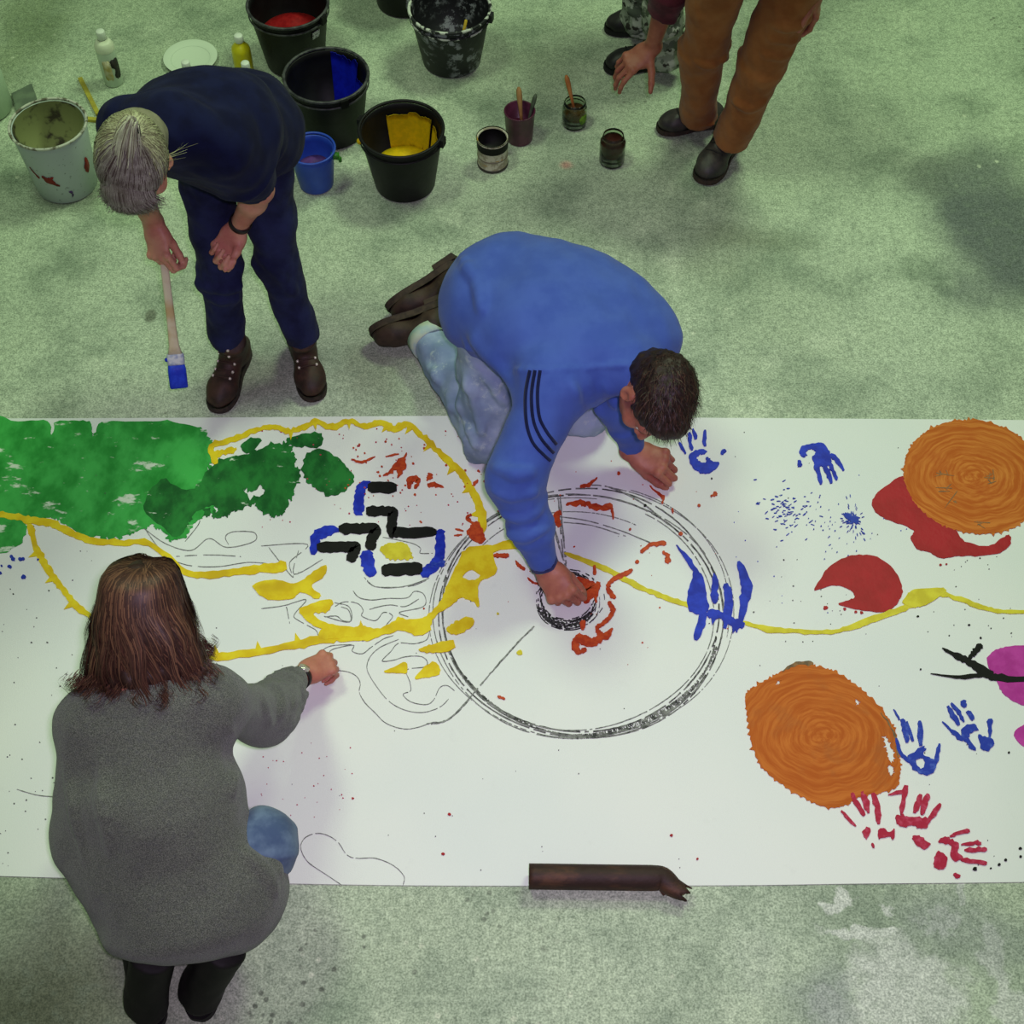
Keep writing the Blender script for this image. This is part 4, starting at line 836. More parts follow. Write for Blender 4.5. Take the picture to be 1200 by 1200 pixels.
A = [P(14, 112, 0), P(38, 100, 0), P(44, 118, 0), P(20, 134, 0)]; cA_ = np.mean(A, 0)
bd = MB(); bd.raw([p - cA_ for p in A] + [p - cA_ + V3(0, 0, 0.012) for p in A], [(0, 1, 2, 3), (7, 6, 5, 4), (0, 4, 5, 1), (1, 5, 6, 2), (2, 6, 7, 3), (3, 7, 4, 0)])
bo = bd.build('board_piece', mat('grey_board', (112, 126, 106), (94, 106, 92), 20), None, False); bo.location = tuple(cA_)
bmx = bmesh.new(); bmx.from_mesh(bo.data); bmesh.ops.recalc_face_normals(bmx, faces=bmx.faces); bmesh.ops.bevel(bmx, geom=bmx.edges[:], offset=0.002, segments=1, affect='EDGES'); bmx.to_mesh(bo.data); bmx.free()
tag(bo, 'small flat grey board piece lying behind the pale grey bucket', 'board')
cn = P(-14, 128, 0); cno = thing('plastic_canister', cn, 'milky white plastic canister beside the pale grey bucket', 'canister')
MB().lathe([(1e-6, 0), (0.085, 0), (0.094, 0.01), (0.094, 0.15), (0.08, 0.18), (0.035, 0.20), (0.032, 0.21), (1e-6, 0.21)], 36).build('body', mat('milky_plastic', (186, 206, 180), (176, 196, 170), 8, rough=0.4), cno)
MB().lathe([(0.036, 0.208), (0.037, 0.21), (0.036, 0.235), (1e-6, 0.236)], 24).build('cap', mat('pale_cap', (200, 214, 196), rough=0.4), cno)
# brown pipe offcut weighing down the paper edge
def pipe():
    A = P(620, 1027, 0.039); B = P(768, 1029, 0.039); C_ = P(803, 1047, 0.034)
    o = thing('metal_pipe', (A + B) / 2 * V3(1, 1, 0), 'rusty brown metal pipe offcut with bent crushed end on the paper edge', 'pipe'); base = (A + B) / 2 * V3(1, 1, 0)
    ctr = [A, A * .75 + B * .25, (A + B) / 2, A * .25 + B * .75, B * 0.97 + A * .03, B * 0.75 + C_ * 0.25 + V3(0, 0.008, 0), B * 0.4 + C_ * 0.6, C_]
    R_ = [0.033, 0.033, 0.033, 0.033, 0.033, 0.031, 0.026, 0.021]; Q = [1, 1, 1, 1, 1, .95, .9, .8]
    n = 28; v = []; f = []
    pp = catmull(ctr, 4); rr = np.interp(np.linspace(0, 1, len(pp)), np.linspace(0, 1, len(R_)), R_); sq = np.interp(np.linspace(0, 1, len(pp)), np.linspace(0, 1, len(Q)), Q)
    for inner in (0, 1):
        for i, p in enumerate(pp):
            d = unit(pp[min(i + 1, len(pp) - 1)] - pp[max(i - 1, 0)]); s_ = unit(np.cross(V3(0, 0, 1), d)); u_ = np.cross(d, s_)
            for k in range(n):
                a_ = 2 * math.pi * k / n; q = rr[i] - 0.004 * inner
                e = d * (0.012 * math.sin(5 * a_) * (i == len(pp) - 1))
                v.append(p - base + s_ * q * math.cos(a_) + u_ * q * sq[i] * math.sin(a_) + e)
    m = len(pp) * n
    for i in range(len(pp) - 1):
        for k in range(n):
            a_, b_ = i * n + k, i * n + (k + 1) % n
            f += [(a_, b_, b_ + n, a_ + n), (m + a_, m + a_ + n, m + b_ + n, m + b_)]
    for i in (0, len(pp) - 1):
        for k in range(n):
            a_, b_ = i * n + k, i * n + (k + 1) % n; f.append((a_, m + a_, m + b_, b_) if i == 0 else (a_, b_, m + b_, m + a_))
    t = NT('rusty_brown_metal')
    col = t.mix(t.ramp(t.noise(22, 5, 0.65, vec=t.mapping((0.4, 1, 1))), 0.4, 0.7), lin((46, 24, 20)), lin((86, 52, 34)))
    col = t.mix(t.math('MULTIPLY', t.ramp(t.noise(12, 4, 0.7), 0.62, 0.75), 0.6), col, lin((126, 100, 74)))
    t.bump(t.noise(60, 4), 0.4, 0.004)
    mesh_obj('tube', v, f, t.out(col, 0.65, 0.2), o)
    # torn flap and pale broken end
    F1 = [P(776, 1036, 0.03), P(772, 1043, 0.012), P(777, 1050, 0.006), P(788, 1045, 0.02)]
    MB().raw([p - base for p in F1] + [p - base + V3(0, 0, 0.003) for p in F1], [(3, 2, 1, 0), (4, 5, 6, 7), (0, 1, 5, 4), (1, 2, 6, 5), (2, 3, 7, 6), (3, 0, 4, 7)]).build('torn_flap', t.m, o, False)
    MB().ball(P(799, 1043, 0.032) - base, 0.014, 5).build('broken_end', mat('broken_metal', (134, 116, 90), (90, 70, 52), 60), o)
pipe()
# ------------------------------------------------------------------ people: builders
def skin_mat(name, c1, c2):
    t = NT(name); col = t.mix(t.ramp(t.noise(16, 4, 0.6), 0.35, 0.7), lin(c1), lin(c2))
    t.bump(t.noise(160, 3), 0.12, 0.003)
    t.b.inputs['Subsurface Weight'].default_value = 0.08; t.b.inputs['Subsurface Radius'].default_value = (0.01, 0.004, 0.002)
    return t.out(col, 0.5, 0, 0.35)
def cloth_mat(name, c1, c2, scale=30, rough=0.9, wscale=700, bump=0.25, lo=0.35, hi=0.65, c3=None, spec=0.15, sheen=0.10):
    t = NT(name)
    col = t.mix(t.ramp(t.noise(scale, 4, 0.6), lo, hi), lin(c1), lin(c2))
    fine = t.noise(wscale, 2, 0.7)
    if c3: col = t.mix(t.ramp(fine, 0.42, 0.66), col, lin(c3))
    t.bump(t.math('ADD', t.noise(scale * 0.8, 3), t.math('MULTIPLY', fine, 0.5)), bump, 0.006)
    t.b.inputs['Sheen Weight'].default_value = sheen if rough > 0.7 else 0.0
    return t.out(col, rough, 0, spec)
def head_axes(f, u):
    f = unit(f); u = V3(u); u = unit(u - f * (u @ f)); return np.array([np.cross(f, u), f, u])
def add_head(F, c, f, u, neck, s=1.0, neck_r=0.055):
    A = head_axes(f, u); W = lambda x, y, z: V3(c) + s * (A[0] * x + A[1] * y + A[2] * z)
    E_ = lambda p, r, k=0.02, op='u': F.ell(W(*p), V3(r) * s, A, k, op)
    E_((0, -0.014, 0.032), (0.076, 0.098, 0.086), 0.02)
    E_((0, 0.028, -0.030), (0.064, 0.070, 0.088), 0.03)
    E_((0, 0.052, -0.088), (0.036, 0.036, 0.030), 0.03)
    F.rc(W(-0.034, 0.080, 0.022), W(0.034, 0.080, 0.022), 0.012 * s, 0.012 * s, 0.02)
    for q in (-1, 1):
        E_((q * 0.042, 0.066, -0.028), (0.026, 0.024, 0.024), 0.02)
        E_((q * 0.031, 0.102, -0.002), (0.017, 0.014, 0.011), 0.012, 's')
        F.ell(W(q * 0.079, -0.004, -0.006), V3(0.011, 0.021, 0.033) * s, np.array([unit(A[0] * q - A[1] * 0.45), unit(A[1] + A[0] * q * 0.45), A[2]]), 0.006)
        E_((q * 0.090, 0.002, -0.004), (0.008, 0.011, 0.018), 0.006, 's')
    F.rc(W(0, 0.094, 0.006), W(0, 0.116, -0.036), 0.008 * s, 0.0125 * s, 0.012)
    for q in (-1, 1): E_((q * 0.013, 0.100, -0.040), (0.010, 0.012, 0.008), 0.008)
    E_((0, 0.090, -0.062), (0.024, 0.012, 0.0065), 0.006); E_((0, 0.088, -0.074), (0.021, 0.012, 0.007), 0.006)
    F.rc(W(0, 0.096, -0.068) - A[0] * 0.02 * s, W(0, 0.096, -0.068) + A[0] * 0.02 * s, 0.0025, 0.0025, 0.004, 's')
    F.rc(W(0, -0.022, -0.050), neck, neck_r * s, neck_r * 1.08 * s, 0.03)
    return A, W
def eyes(A, W, s, parent, base):
    for q in (-1, 1):
        e = MB().ball(W(q * 0.031, 0.079, -0.002), 0.0125 * s, 8).build('eye', mat('eye_white', (226, 222, 214), rough=0.2), parent, True, base)
        MB().ball(W(q * 0.031, 0.0885, -0.002), 0.0048 * s, 6).build('iris', mat('eye_iris', (60, 46, 36), rough=0.15), e, True, base)
def add_hand(F, wrist, x, n, side, curl=(20, 25, 20), curls=None, spread=5.0, thumb=(0.55, 0.75, 0.35), thumb_curl=20, s=1.0):
    """x: wrist -> knuckles; n: direction the palm faces; side +1 when thumb lies at cross(n, x)"""
    x = unit(x); n = V3(n); n = unit(n - x * (n @ x)); y = np.cross(n, x) * side; wrist = V3(wrist)
    F.ec(wrist - x * 0.012, wrist + x * 0.03 * s, (0.026 * s, 0.021 * s), (0.033 * s, 0.018 * s), y, 0.02)
    F.ec(wrist + x * 0.025 * s, wrist + x * 0.082 * s, (0.034 * s, 0.0165 * s), (0.039 * s, 0.0125 * s), y, 0.015)
    F.ell(wrist + x * 0.035 * s + y * 0.022 * s + n * 0.009 * s, V3(0.028, 0.017, 0.014) * s, np.array([unit(x + y * 0.4), unit(y - x * 0.4), n]), 0.014)
    tips = []
    L = [(0.042, 0.026, 0.021), (0.046, 0.030, 0.022), (0.043, 0.028, 0.021), (0.034, 0.021, 0.018)]
    for i in range(4):
        off = (0.030, 0.010, -0.0105, -0.030)[i]; base = wrist + x * ((0.086, 0.090, 0.086, 0.078)[i] * s) + y * off * s
        sp = math.radians(spread * (1.5, 0.5, -0.5, -1.6)[i]); d = unit(x * math.cos(sp) + y * math.sin(sp))
        cu = curls[i] if curls else curl; a = 0.0; p = base; r = (0.0092, 0.0094, 0.009, 0.0078)[i] * s
        F.ell(base - n * 0.003 * s, V3(0.0105, 0.0105, 0.0105) * s, None, 0.008)
        for j in range(3):
            a += math.radians(cu[j]); q = p + (d * math.cos(a) + n * math.sin(a)) * L[i][j] * s
            F.rc(p, q, r * (1 - 0.10 * j), r * (0.92 - 0.10 * j), 0.005); p = q
        tips.append(p)
    tv = unit(x * thumb[0] + y * thumb[1] + n * thumb[2]); p = wrist + x * 0.022 * s + y * 0.024 * s + n * 0.004 * s
    bend = unit(x + n * 0.4 - y * 0.5)
    for j, (l, r0, r1) in enumerate(((0.042, 0.0135, 0.0115), (0.034, 0.0112, 0.0100), (0.027, 0.0098, 0.0075))):
        a = math.radians(thumb_curl) * j; d = unit(tv * math.cos(a) + bend * math.sin(a)); q = p + d * l * s
        F.rc(p, q, r0 * s, r1 * s, 0.006); p = q
    tips.append(p)
    return tips
def arm(F, sh, el, wr, r=(0.048, 0.040, 0.036, 0.024), k=0.02):
    F.rc(sh, el, r[0], r[1], k); m = V3(el) * 0.7 + V3(wr) * 0.3
    F.rc(el, m, r[1] * 0.98, r[2] * 1.05, k); F.ec(m, wr, (r[2] * 1.05, r[2]), (r[3] * 1.12, r[3] * 0.92), np.cross(V3(wr) - V3(el), V3(0, 0, 1)) + 1e-4, k)
def shoe(parent, base, heel, toe, up, shaft, m, sole_m, leg=None, name='shoe', L=None, lace_m=None, eyelet_m=None, wide=1.0, res=0.005, label=None, fat=1.0, nl=4, heel_block=False):
    heel, toe = V3(heel), V3(toe); x = unit(toe - heel); up = V3(up); z = unit(up - x * (up @ x)); y = np.cross(z, x)
    L = L or np.linalg.norm(toe - heel); s = L / 0.285; A = np.array([x, y, z]); W = lambda a, b, c: heel + s * (x * a + y * b * wide + z * c)
    F = Field(res)
    F.ell(W(0.222, 0, 0.030), V3(0.064, 0.049 * wide, 0.044) * s, A, 0.02)
    F.ec(W(0.20, 0, 0.044), W(0.085, 0, 0.070), (0.046 * wide * s, 0.034 * s), (0.039 * wide * s, 0.050 * s), y, 0.03)
    F.ell(W(0.048, 0, 0.045), V3(0.047, 0.039 * wide, 0.060) * s, A, 0.03)
    tp = heel + z * shaft + x * 0.055 * s if leg is None else V3(leg)
    F.ec(W(0.062, 0, 0.06), tp, (0.050 * s * fat, 0.042 * s * fat), (0.048 * s * fat, 0.046 * s * fat), x, 0.03, 0.3)
    F.cut(W(0, 0, 0.014), -z)
    F.disp.append(sines(7, 0.05, 0.0012))
    v, f = F.mesh(); o = mesh_obj(name, v, f, m, parent, True, base)
    if label: o['label'] = label
    out = [(0.292, 0.0), (0.286, 0.024), (0.265, 0.042), (0.225, 0.051), (0.18, 0.048), (0.12, 0.038), (0.06, 0.039), (0.02, 0.034), (0.0, 0.018), (-0.003, 0.0)]
    out = out + [(a, -b) for a, b in out[-2:0:-1]]
    out = catmull([np.array(q) for q in out], 4, True); n = len(out)
    vs_ = [W(a, b * 1.03, 0.0) for a, b in out] + [W(a, b * 1.02, 0.003) for a, b in out] + [W(a, b * 1.02, 0.018) for a, b in out] + [W(a * 0.99, b * 1.0, 0.023) for a, b in out]
    fs = [tuple(range(n))] + [(j * n + k, j * n + (k + 1) % n, j * n + n + (k + 1) % n, j * n + n + k) for j in range(3) for k in range(n)] + [tuple(3 * n + k for k in range(n - 1, -1, -1))]
    so = mesh_obj('sole', vs_, fs, sole_m, o, True, base)
    if heel_block: MB().box(W(0.040, 0, -0.008), V3(0.040, 0.034 * wide, 0.011) * s, A).build('heel', sole_m, o, False, base)
    if lace_m is not None:
        from mathutils.bvhtree import BVHTree
        bv = BVHTree.FromPolygons([Vector(map(float, q)) for q in v], [tuple(map(int, q)) for q in f])
        for i in range(nl):
            q = i / max(nl - 1, 1); a = 0.195 - 0.095 * q; zc = 0.065 + 0.10 * q * (1.0 if shaft > 0.12 else 0.55); dv = unit(x * (0.35 + 0.5 * q) + z * (0.9 - 0.4 * q)); pts = []
            for b in np.linspace(-0.029, 0.029, 9):
                h = bv.ray_cast(Vector(W(a, b, zc) + dv * 0.2), Vector(-dv))
                if h[0] is not None and np.linalg.norm(V3(*h[0]) - W(a, b, zc)) < 0.06: pts.append(V3(*(h[0] + h[1] * 0.0015)))
            if len(pts) < 3: continue
            MB().tube(pts, 0.0030, 6).build('lace', lace_m, o, True, base)
            if eyelet_m is not None:
                for q_ in (pts[0], pts[-1]): MB().ball(q_ + z * 0.001, 0.0052, 5).build('eyelet', eyelet_m, o, True, base)
    return o
def strands(name, paths, w, m, parent, base, centre):
    v = []; f = []; centre = V3(centre); tone = []; rs = np.random.RandomState(77)
    for p in paths:
        p = np.asarray(p); n = len(p); o = len(v); tone += [rs.rand()] * (2 * n)
        for i in range(n):
            t_ = p[min(i + 1, n - 1)] - p[max(i - 1, 0)]; nm = p[i] - centre; s_ = unit(np.cross(t_, nm)); ww = w * (1 - 0.75 * i / (n - 1))
            v += [p[i] - s_ * ww, p[i] + s_ * ww]
        f += [(o + 2 * i, o + 2 * i + 1, o + 2 * i + 3, o + 2 * i + 2) for i in range(n - 1)]
    ob = mesh_obj(name, np.array(v), np.array(f), m, parent, True, base)
    at = ob.data.attributes.new('tone', 'FLOAT', 'POINT'); at.data.foreach_set('value', np.array(tone, np.float32))
    return ob
def hair_mat(name, c1, c2, c3, scale=40):
    t = NT(name); n1 = t.noise(scale, 4, 0.7); n2 = t.noise(scale * 6, 2, 0.7)
    tn = t.n('ShaderNodeAttribute'); tn.attribute_name = 'tone'
    col = t.mix(t.ramp(n1, 0.3, 0.7), lin(c1), lin(c2))
    if 'strand' in name or 'ponytail' in name: col = t.mix(t.ramp(tn.outputs['Fac'], 0.35, 1.0), col, lin(c3))
    else: t.bump(n2, 0.2, 0.003)
    return t.out(col, 0.5, 0, 0.28)
def band(name, a, b, r, thick, m, parent, base):
    a, b = V3(a), V3(b); d = unit(b - a); x = unit(np.cross(d, V3(0.3, 0.2, 1))); y = np.cross(d, x); L = np.linalg.norm(b - a); n = 28
    v = []; f = []
    for (q, rr) in ((0, r), (0, r + thick), (L, r + thick), (L, r)):
        v += [a + d * q + (x * math.cos(2 * math.pi * k / n) + y * math.sin(2 * math.pi * k / n)) * rr for k in range(n)]
    for j in range(4):
        f += [(j * n + k, ((j + 1) % 4) * n + k, ((j + 1) % 4) * n + (k + 1) % n, j * n + (k + 1) % n) for k in range(n)]
    return mesh_obj(name, v, f, m, parent, True, base)
def along(start, uv, L, far=True):
    """next joint: on the sight line of a photo point, a bone length L away from the last joint"""
    zs = np.linspace(0.02, 1.45, 700); pts = np.array([P(uv[0], uv[1], z) for z in zs]); d = np.linalg.norm(pts - V3(start), axis=1); m = int(np.argmin(d))
    sel = slice(0, m + 1) if far else slice(m, None); i = int(np.argmin(np.abs(d[sel] - L))) + (0 if far else m)
    return pts[i]
def folds(F, lines, r=0.007, sink=0.35, k=0.022):
    """raised creases laid on the garment where the photo shows them"""
    from mathutils.bvhtree import BVHTree
    v, f = F.mesh(); bvh = BVHTree.FromPolygons([Vector(map(float, q)) for q in v], [tuple(map(int, q)) for q in f]); c0 = Vector((0, 0, CAMH))
    for L in lines:
        pts = []
        for q in catmull([np.array(x, float) for x in L], 4):
            h = bvh.ray_cast(c0, (Vector(P(q[0], q[1], 0.0)) - c0).normalized())
            if h[0] is not None: pts.append(V3(*(h[0] - h[1] * r * sink)))
        n = len(pts)
        for i in range(n - 1):
            if np.linalg.norm(pts[i + 1] - pts[i]) < 0.06:
                e = lambda j: r * (0.45 + 0.55 * math.sin(math.pi * j / (n - 1)))
                F.rc(pts[i], pts[i + 1], e(i), e(i + 1), k)
def dist(a, b): return round(float(np.linalg.norm(V3(a) - V3(b))), 3)

SK1 = skin_mat('skin_light', (200, 140, 118), (182, 112, 98)); SK2 = skin_mat('skin_ruddy', (168, 104, 84), (146, 80, 68)); SK3 = skin_mat('skin_fair', (186, 122, 100), (168, 98, 84))

# ------------------------------------------------------------------ person 1: grey hair, navy clothes, bent over with a brush
def person_bent():
    base = P(310, 430, 0); p = thing('person', base, 'person with tied grey hair in navy clothes bending forward with a long brush', 'person')
    pel = P(272, 150, 0.90); nk = P(192, 152, 1.20)
    shR, shL = P(152, 152, 1.13), P(258, 172, 1.10)
    elR = along(shR, (158, 214), 0.265); wrR = along(elR, (180, 262), 0.225); elL = along(shL, (304, 222), 0.26); wrL = along(elL, (279, 266), 0.225)
    hipR, hipL = P(238, 172, 0.86), P(306, 168, 0.86); knR, knL = P(257, 312, 0.47), P(324, 304, 0.47)
    anR, anL = P(267, 398, 0.17), P(355, 396, 0.17)
    hc = P(160, 188, 1.22); f = V3(-0.10, -0.42, -0.90); u = V3(-0.12, -0.85, 0.45)
    print('P1', 'arm', dist(shR, elR), dist(elR, wrR), dist(shL, elL), dist(elL, wrL), 'leg', dist(hipR, knR), dist(knR, anR), dist(hipL, knL), dist(knL, anL), 'torso', dist(pel, nk), 'shw', dist(shR, shL), 'neck', dist(nk, hc))
    F = Field(0.005)
    A, W = add_head(F, hc, f, u, nk, 0.95, 0.048)
    side = unit(shL - shR)
    F.ec(pel, nk * .85 + pel * .15, (0.13, 0.09), (0.13, 0.085), side, 0.05); F.rc(shR, shL, 0.045, 0.045, 0.04)
    arm(F, shR, elR, wrR, (0.042, 0.038, 0.036, 0.025)); arm(F, shL, elL, wrL, (0.042, 0.038, 0.036, 0.025))
    for h, k_, a in ((hipR, knR, anR), (hipL, knL, anL)): F.rc(pel, h, 0.09, 0.08, 0.04); F.rc(h, k_, 0.07, 0.048, 0.03); F.rc(k_, a, 0.048, 0.034, 0.03)
    # right hand grips the brush, left hand hangs half closed
    hx = unit(along(wrR, (188, 306), 0.10) - wrR); hn = unit(V3(0.25, 0.85, 0.15))
    tR = add_hand(F, wrR, hx, hn, -1, curls=[(35, 62, 45), (42, 70, 45), (46, 72, 45), (50, 72, 45)], spread=-2, thumb=(0.95, 0.12, 0.55), thumb_curl=14, s=1.12)
    hl = unit(along(wrL, (262, 294), 0.085) - wrL)
    add_hand(F, wrL, hl, unit(V3(-0.25, -0.75, -0.2)), 1, curls=[(55, 75, 45), (60, 78, 45), (64, 78, 45), (66, 78, 45)], spread=0, thumb=(0.9, 0.1, 0.7), thumb_curl=25, s=1.04)
    F.build('body', SK1, p, base); eyes(A, W, 0.95, p, base)
    # T-shirt
    S = Field(0.007); mid = (pel + nk) / 2
    back = unit(np.cross(side, nk - pel)); back = back if back[2] > 0 else -back
    S.ec(pel - unit(nk - pel) * 0.05, mid, (0.172, 0.150), (0.180, 0.135), side, 0.06)
    S.ec(mid, nk - unit(nk - pel) * 0.04, (0.185, 0.135), (0.150, 0.095), side, 0.06)
    S.rc(shR, shL, 0.072, 0.08, 0.06)
    S.ell(pel + V3(0.02, 0.01, -0.02), (0.155, 0.155, 0.14), None, 0.08)
    S.ell(mid + V3(0.07, 0.02, 0.0), (0.13, 0.14, 0.12), None, 0.08)
    S.rc(shR, shR * .25 + elR * .75, 0.072, 0.060, 0.04)
    eL = shL * .12 + elL * .88
    S.rc(shL, shL * .4 + elL * .6, 0.080, 0.070, 0.05); S.ec(shL * .4 + elL * .6, eL, (0.070, 0.066), (0.062, 0.060), V3(1, 0, 0), 0.03, 0.12)
    S.rc(nk, nk * .7 + hc * .3, 0.07, 0.06, 0.04)
    hem = unit(nk - pel)
    S.disp += [sines(11, 0.22, 0.004), sines(12, 0.07, 0.0012)]
    S.build('shirt', cloth_mat('navy_jersey', (12, 14, 46), (18, 22, 60), 14, bump=0.2, sheen=0.03), p, base)
    # trousers
    T = Field(0.007)
    T.ell((hipR + hipL) / 2 + V3(0, 0.02, 0.02), (0.165, 0.135, 0.12), None, 0.05)
    for h, k_, a in ((hipR, knR, anR), (hipL, knL, anL)):
        T.rc(h, k_, 0.086, 0.066, 0.012); T.ell(k_, (0.064, 0.067, 0.075), None, 0.014)
        T.ec(k_, a, (0.064, 0.066), (0.056, 0.058), V3(1, 0, 0), 0.014, 0.15)
    T.rc(knR + V3(-0.055, -0.04, -0.045), knR + V3(0.05, -0.05, -0.03), 0.012, 0.012, 0.03)
    T.disp += [sines(21, 0.14, 0.003, stretch=(1, 1, 1.5)), sines(22, 0.05, 0.0012)]
    folds(T, [[(232, 332), (258, 340), (284, 336)], [(300, 300), (330, 326), (346, 342)], [(236, 345), (258, 352), (280, 350)]], 0.008)
    tr = T.build('trousers', cloth_mat('navy_denim', (22, 25, 54), (36, 41, 78), 9, bump=0.25, sheen=0.03), p, base)
    MB().box((hipR + hipL) / 2 + V3(0.02, -0.135, -0.01), (0.008, 0.004, 0.016)).build('yellow_tag', mat('yellow_tag', (190, 170, 60)), tr, False, base)
    M_BOOT = cloth_mat('brown_boot_leather', (44, 28, 22), (66, 42, 32), 22, rough=0.6, bump=0.2, spec=0.4); M_SOLE = mat('dark_sole', (38, 30, 26), (58, 46, 38), 60, rough=0.8)
    lace = mat('brown_lace', (58, 40, 30), rough=0.8); eyl = mat('bright_eyelet', (214, 206, 190), rough=0.3, metal=0.4)
    shoe(p, base, P(287, 408, 0.006), P(258, 474, 0.006), (0, 0, 1), 0.15, M_BOOT, M_SOLE, P(272, 400, 0.19), 'boot', 0.275, lace, eyl, 0.98, nl=6)
    shoe(p, base, P(352, 396, 0.006), P(368, 464, 0.006), (0, 0, 1), 0.15, M_BOOT, M_SOLE, P(354, 396, 0.19), 'boot', 0.275, lace, eyl, 0.98, nl=6)
    band('wristband', wrL + unit(elL - wrL) * 0.018, wrL + unit(elL - wrL) * 0.036, 0.029, 0.004, mat('black_band', (18, 16, 18), rough=0.5), p, base)
    # hair: combed to a tie at the crown
    H = Field(0.005)
    W9 = lambda x, y, z: W(x, y, z)
    H.ell(W(0, -0.018, 0.036), V3(0.084, 0.106, 0.092) * 0.95, A, 0.02)
    H.ell(W(0, -0.06, -0.02), V3(0.070, 0.065, 0.07), A, 0.03)
    H.ell(W(0, 0.075, 0.062), V3(0.062, 0.035, 0.036), A, 0.03)
    H.ell(W(0, 0.12, -0.045), V3(0.10, 0.075, 0.085), A, 0.012, 's')
    H.disp.append(sines(31, 0.03, 0.001))
    d1 = unit(V3(-0.30, -0.62, 0.55)); tie = W(0, -0.018, 0.036) + 0.95 * (A[0] * d1[0] * 0.084 + A[1] * d1[1] * 0.106 + A[2] * d1[2] * 0.092) * 1.08
    H.build('hair', hair_mat('grey_hair', (128, 122, 100), (150, 144, 122), (96, 84, 76), 25), p, base)
    r = np.random.RandomState(5); paths = []; front = []
    hcn = W(0, -0.018, 0.036)
    for i in range(3000):
        th = r.uniform(0, 2 * math.pi); ph = r.uniform(0.25, 1.0) ** 0.7
        rim = V3(math.sin(th), math.cos(th), 0)
        d0 = unit(rim * 1.0 + V3(0, 0, r.uniform(-0.9, 0.35) if rim[1] < 0.55 else r.uniform(0.10, 0.5)))
        pts = []
        for q in np.linspace(0.0, 0.96, 9):
            d = unit(d0 * (1 - q) + d1 * q); lift = 1.02 + 0.05 * r.rand() * math.sin(q * 3.1) + (0.02 * (1 - q))
            pts.append(hcn + 0.95 * (A[0] * d[0] * 0.084 + A[1] * d[1] * 0.106 + A[2] * d[2] * 0.092) * lift * 1.04)
        (front if d0[1] > 0.30 + 0.25 * r.rand() else paths).append(pts)
    for i in range(900):   # wisps over the forehead
        x0 = r.uniform(-0.068, 0.068); k0 = (1 - (x0 / 0.085) ** 2) ** 0.5; pts = [W(x0 * 0.8, 0.0, 0.131 * k0), W(x0, 0.045, 0.128 * k0), W(x0 * 1.08, 0.080 * k0 + 0.01, 0.112 * k0), W(x0 * 1.2 + r.normal() * 0.006, 0.108 * k0 + 0.008, 0.078 * k0 + r.normal() * 0.006), W(x0 * 1.3 + r.normal() * 0.014, 0.118 * k0 + 0.012, 0.035 + r.normal() * 0.016)]
        front.append(catmull(pts, 2))
    for i in range(9):    # loose wisps by the ear
        y0 = r.normal() * 0.010; pts = [W(-0.072, -0.02, 0.02 + y0), W(-0.10 + y0, -0.035 + y0, 0.02 + y0), W(-0.135 + r.normal() * 0.014, -0.06 + 1.2 * y0, 0.02 + 1.6 * y0)]; paths.append(catmull(pts, 3))
    strands('hair_strands', paths, 0.0012, hair_mat('pale_hair_strand', (158, 154, 122), (206, 204, 168), (112, 102, 82), 30), p, base, hcn)
    strands('front_hair_strands', front, 0.0012, hair_mat('grey_hair_strand', (122, 112, 106), (164, 156, 150), (74, 58, 54), 30), p, base, hcn)
    tv = unit(tie - hcn)
    print('tie at', tie); MB().tube([tie - tv * 0.004, tie + tv * 0.012, tie + tv * 0.034], [0.018, 0.016, 0.013], 12).build('hair_tie', mat('black_tie', (16, 15, 18), rough=0.6), p, True, base)
    paths = []
    for i in range(260):
        a = r.normal(size=3) * 0.007
        pts = [tie + tv * 0.034 + a * 0.5, tie + tv * 0.052 + A[0] * 0.008 + a * 0.8, tie + tv * 0.046 + A[1] * 0.035 + a * 1.6 + A[0] * 0.02, tie + tv * 0.024 + A[1] * 0.070 + a * 1.8 + A[0] * 0.026, tie + tv * 0.012 + A[1] * 0.050 + a * 1.5 + A[0] * 0.02]
        paths.append(catmull(pts, 3))
    strands('ponytail', paths, 0.0015, hair_mat('ponytail_hair', (176, 174, 150), (216, 216, 190), (120, 108, 92), 30), p, base, hcn)
    # long brush in the right hand
    g = wrR + hx * 0.085 + hn * 0.024; tip = along(g, (210, 455), 0.43); d = unit(tip - g); top = g - d * 0.05
    bo = thing('paintbrush', V3(tip[0], tip[1], tip[2]), 'large flat brush with long pale wooden handle and blue bristles held by the grey-haired person', 'paintbrush')
    bb = V3(tip[0], tip[1], tip[2]); L = np.linalg.norm(tip - top); sd = unit(np.cross(d, unit(V3(0, 0, CAMH) - tip))); nn = np.cross(d, sd)
    def flat(name, st, m, parent, ends=True):
        v = []; f_ = []; n = 12
        for (q, a, b) in st:
            c = top + d * L * q
            v += [c + sd * a * math.copysign(abs(math.cos(2 * math.pi * k / n)) ** 0.6, math.cos(2 * math.pi * k / n)) + nn * b * math.copysign(abs(math.sin(2 * math.pi * k / n)) ** 0.6, math.sin(2 * math.pi * k / n)) for k in range(n)]
        for j in range(len(st) - 1): f_ += [(j * n + k, j * n + (k + 1) % n, j * n + n + (k + 1) % n, j * n + n + k) for k in range(n)]
        f_ += [tuple(range(n - 1, -1, -1)), tuple((len(st) - 1) * n + k for k in range(n))]
        return mesh_obj(name, v, f_, m, parent, True, bb)
    flat('handle', [(0, 0.009, 0.006), (0.02, 0.012, 0.008), (0.4, 0.012, 0.008), (0.6, 0.013, 0.008), (0.72, 0.015, 0.009), (0.785, 0.022, 0.009)], mat('pale_handle', (206, 196, 168), (184, 158, 112), 14), bo)
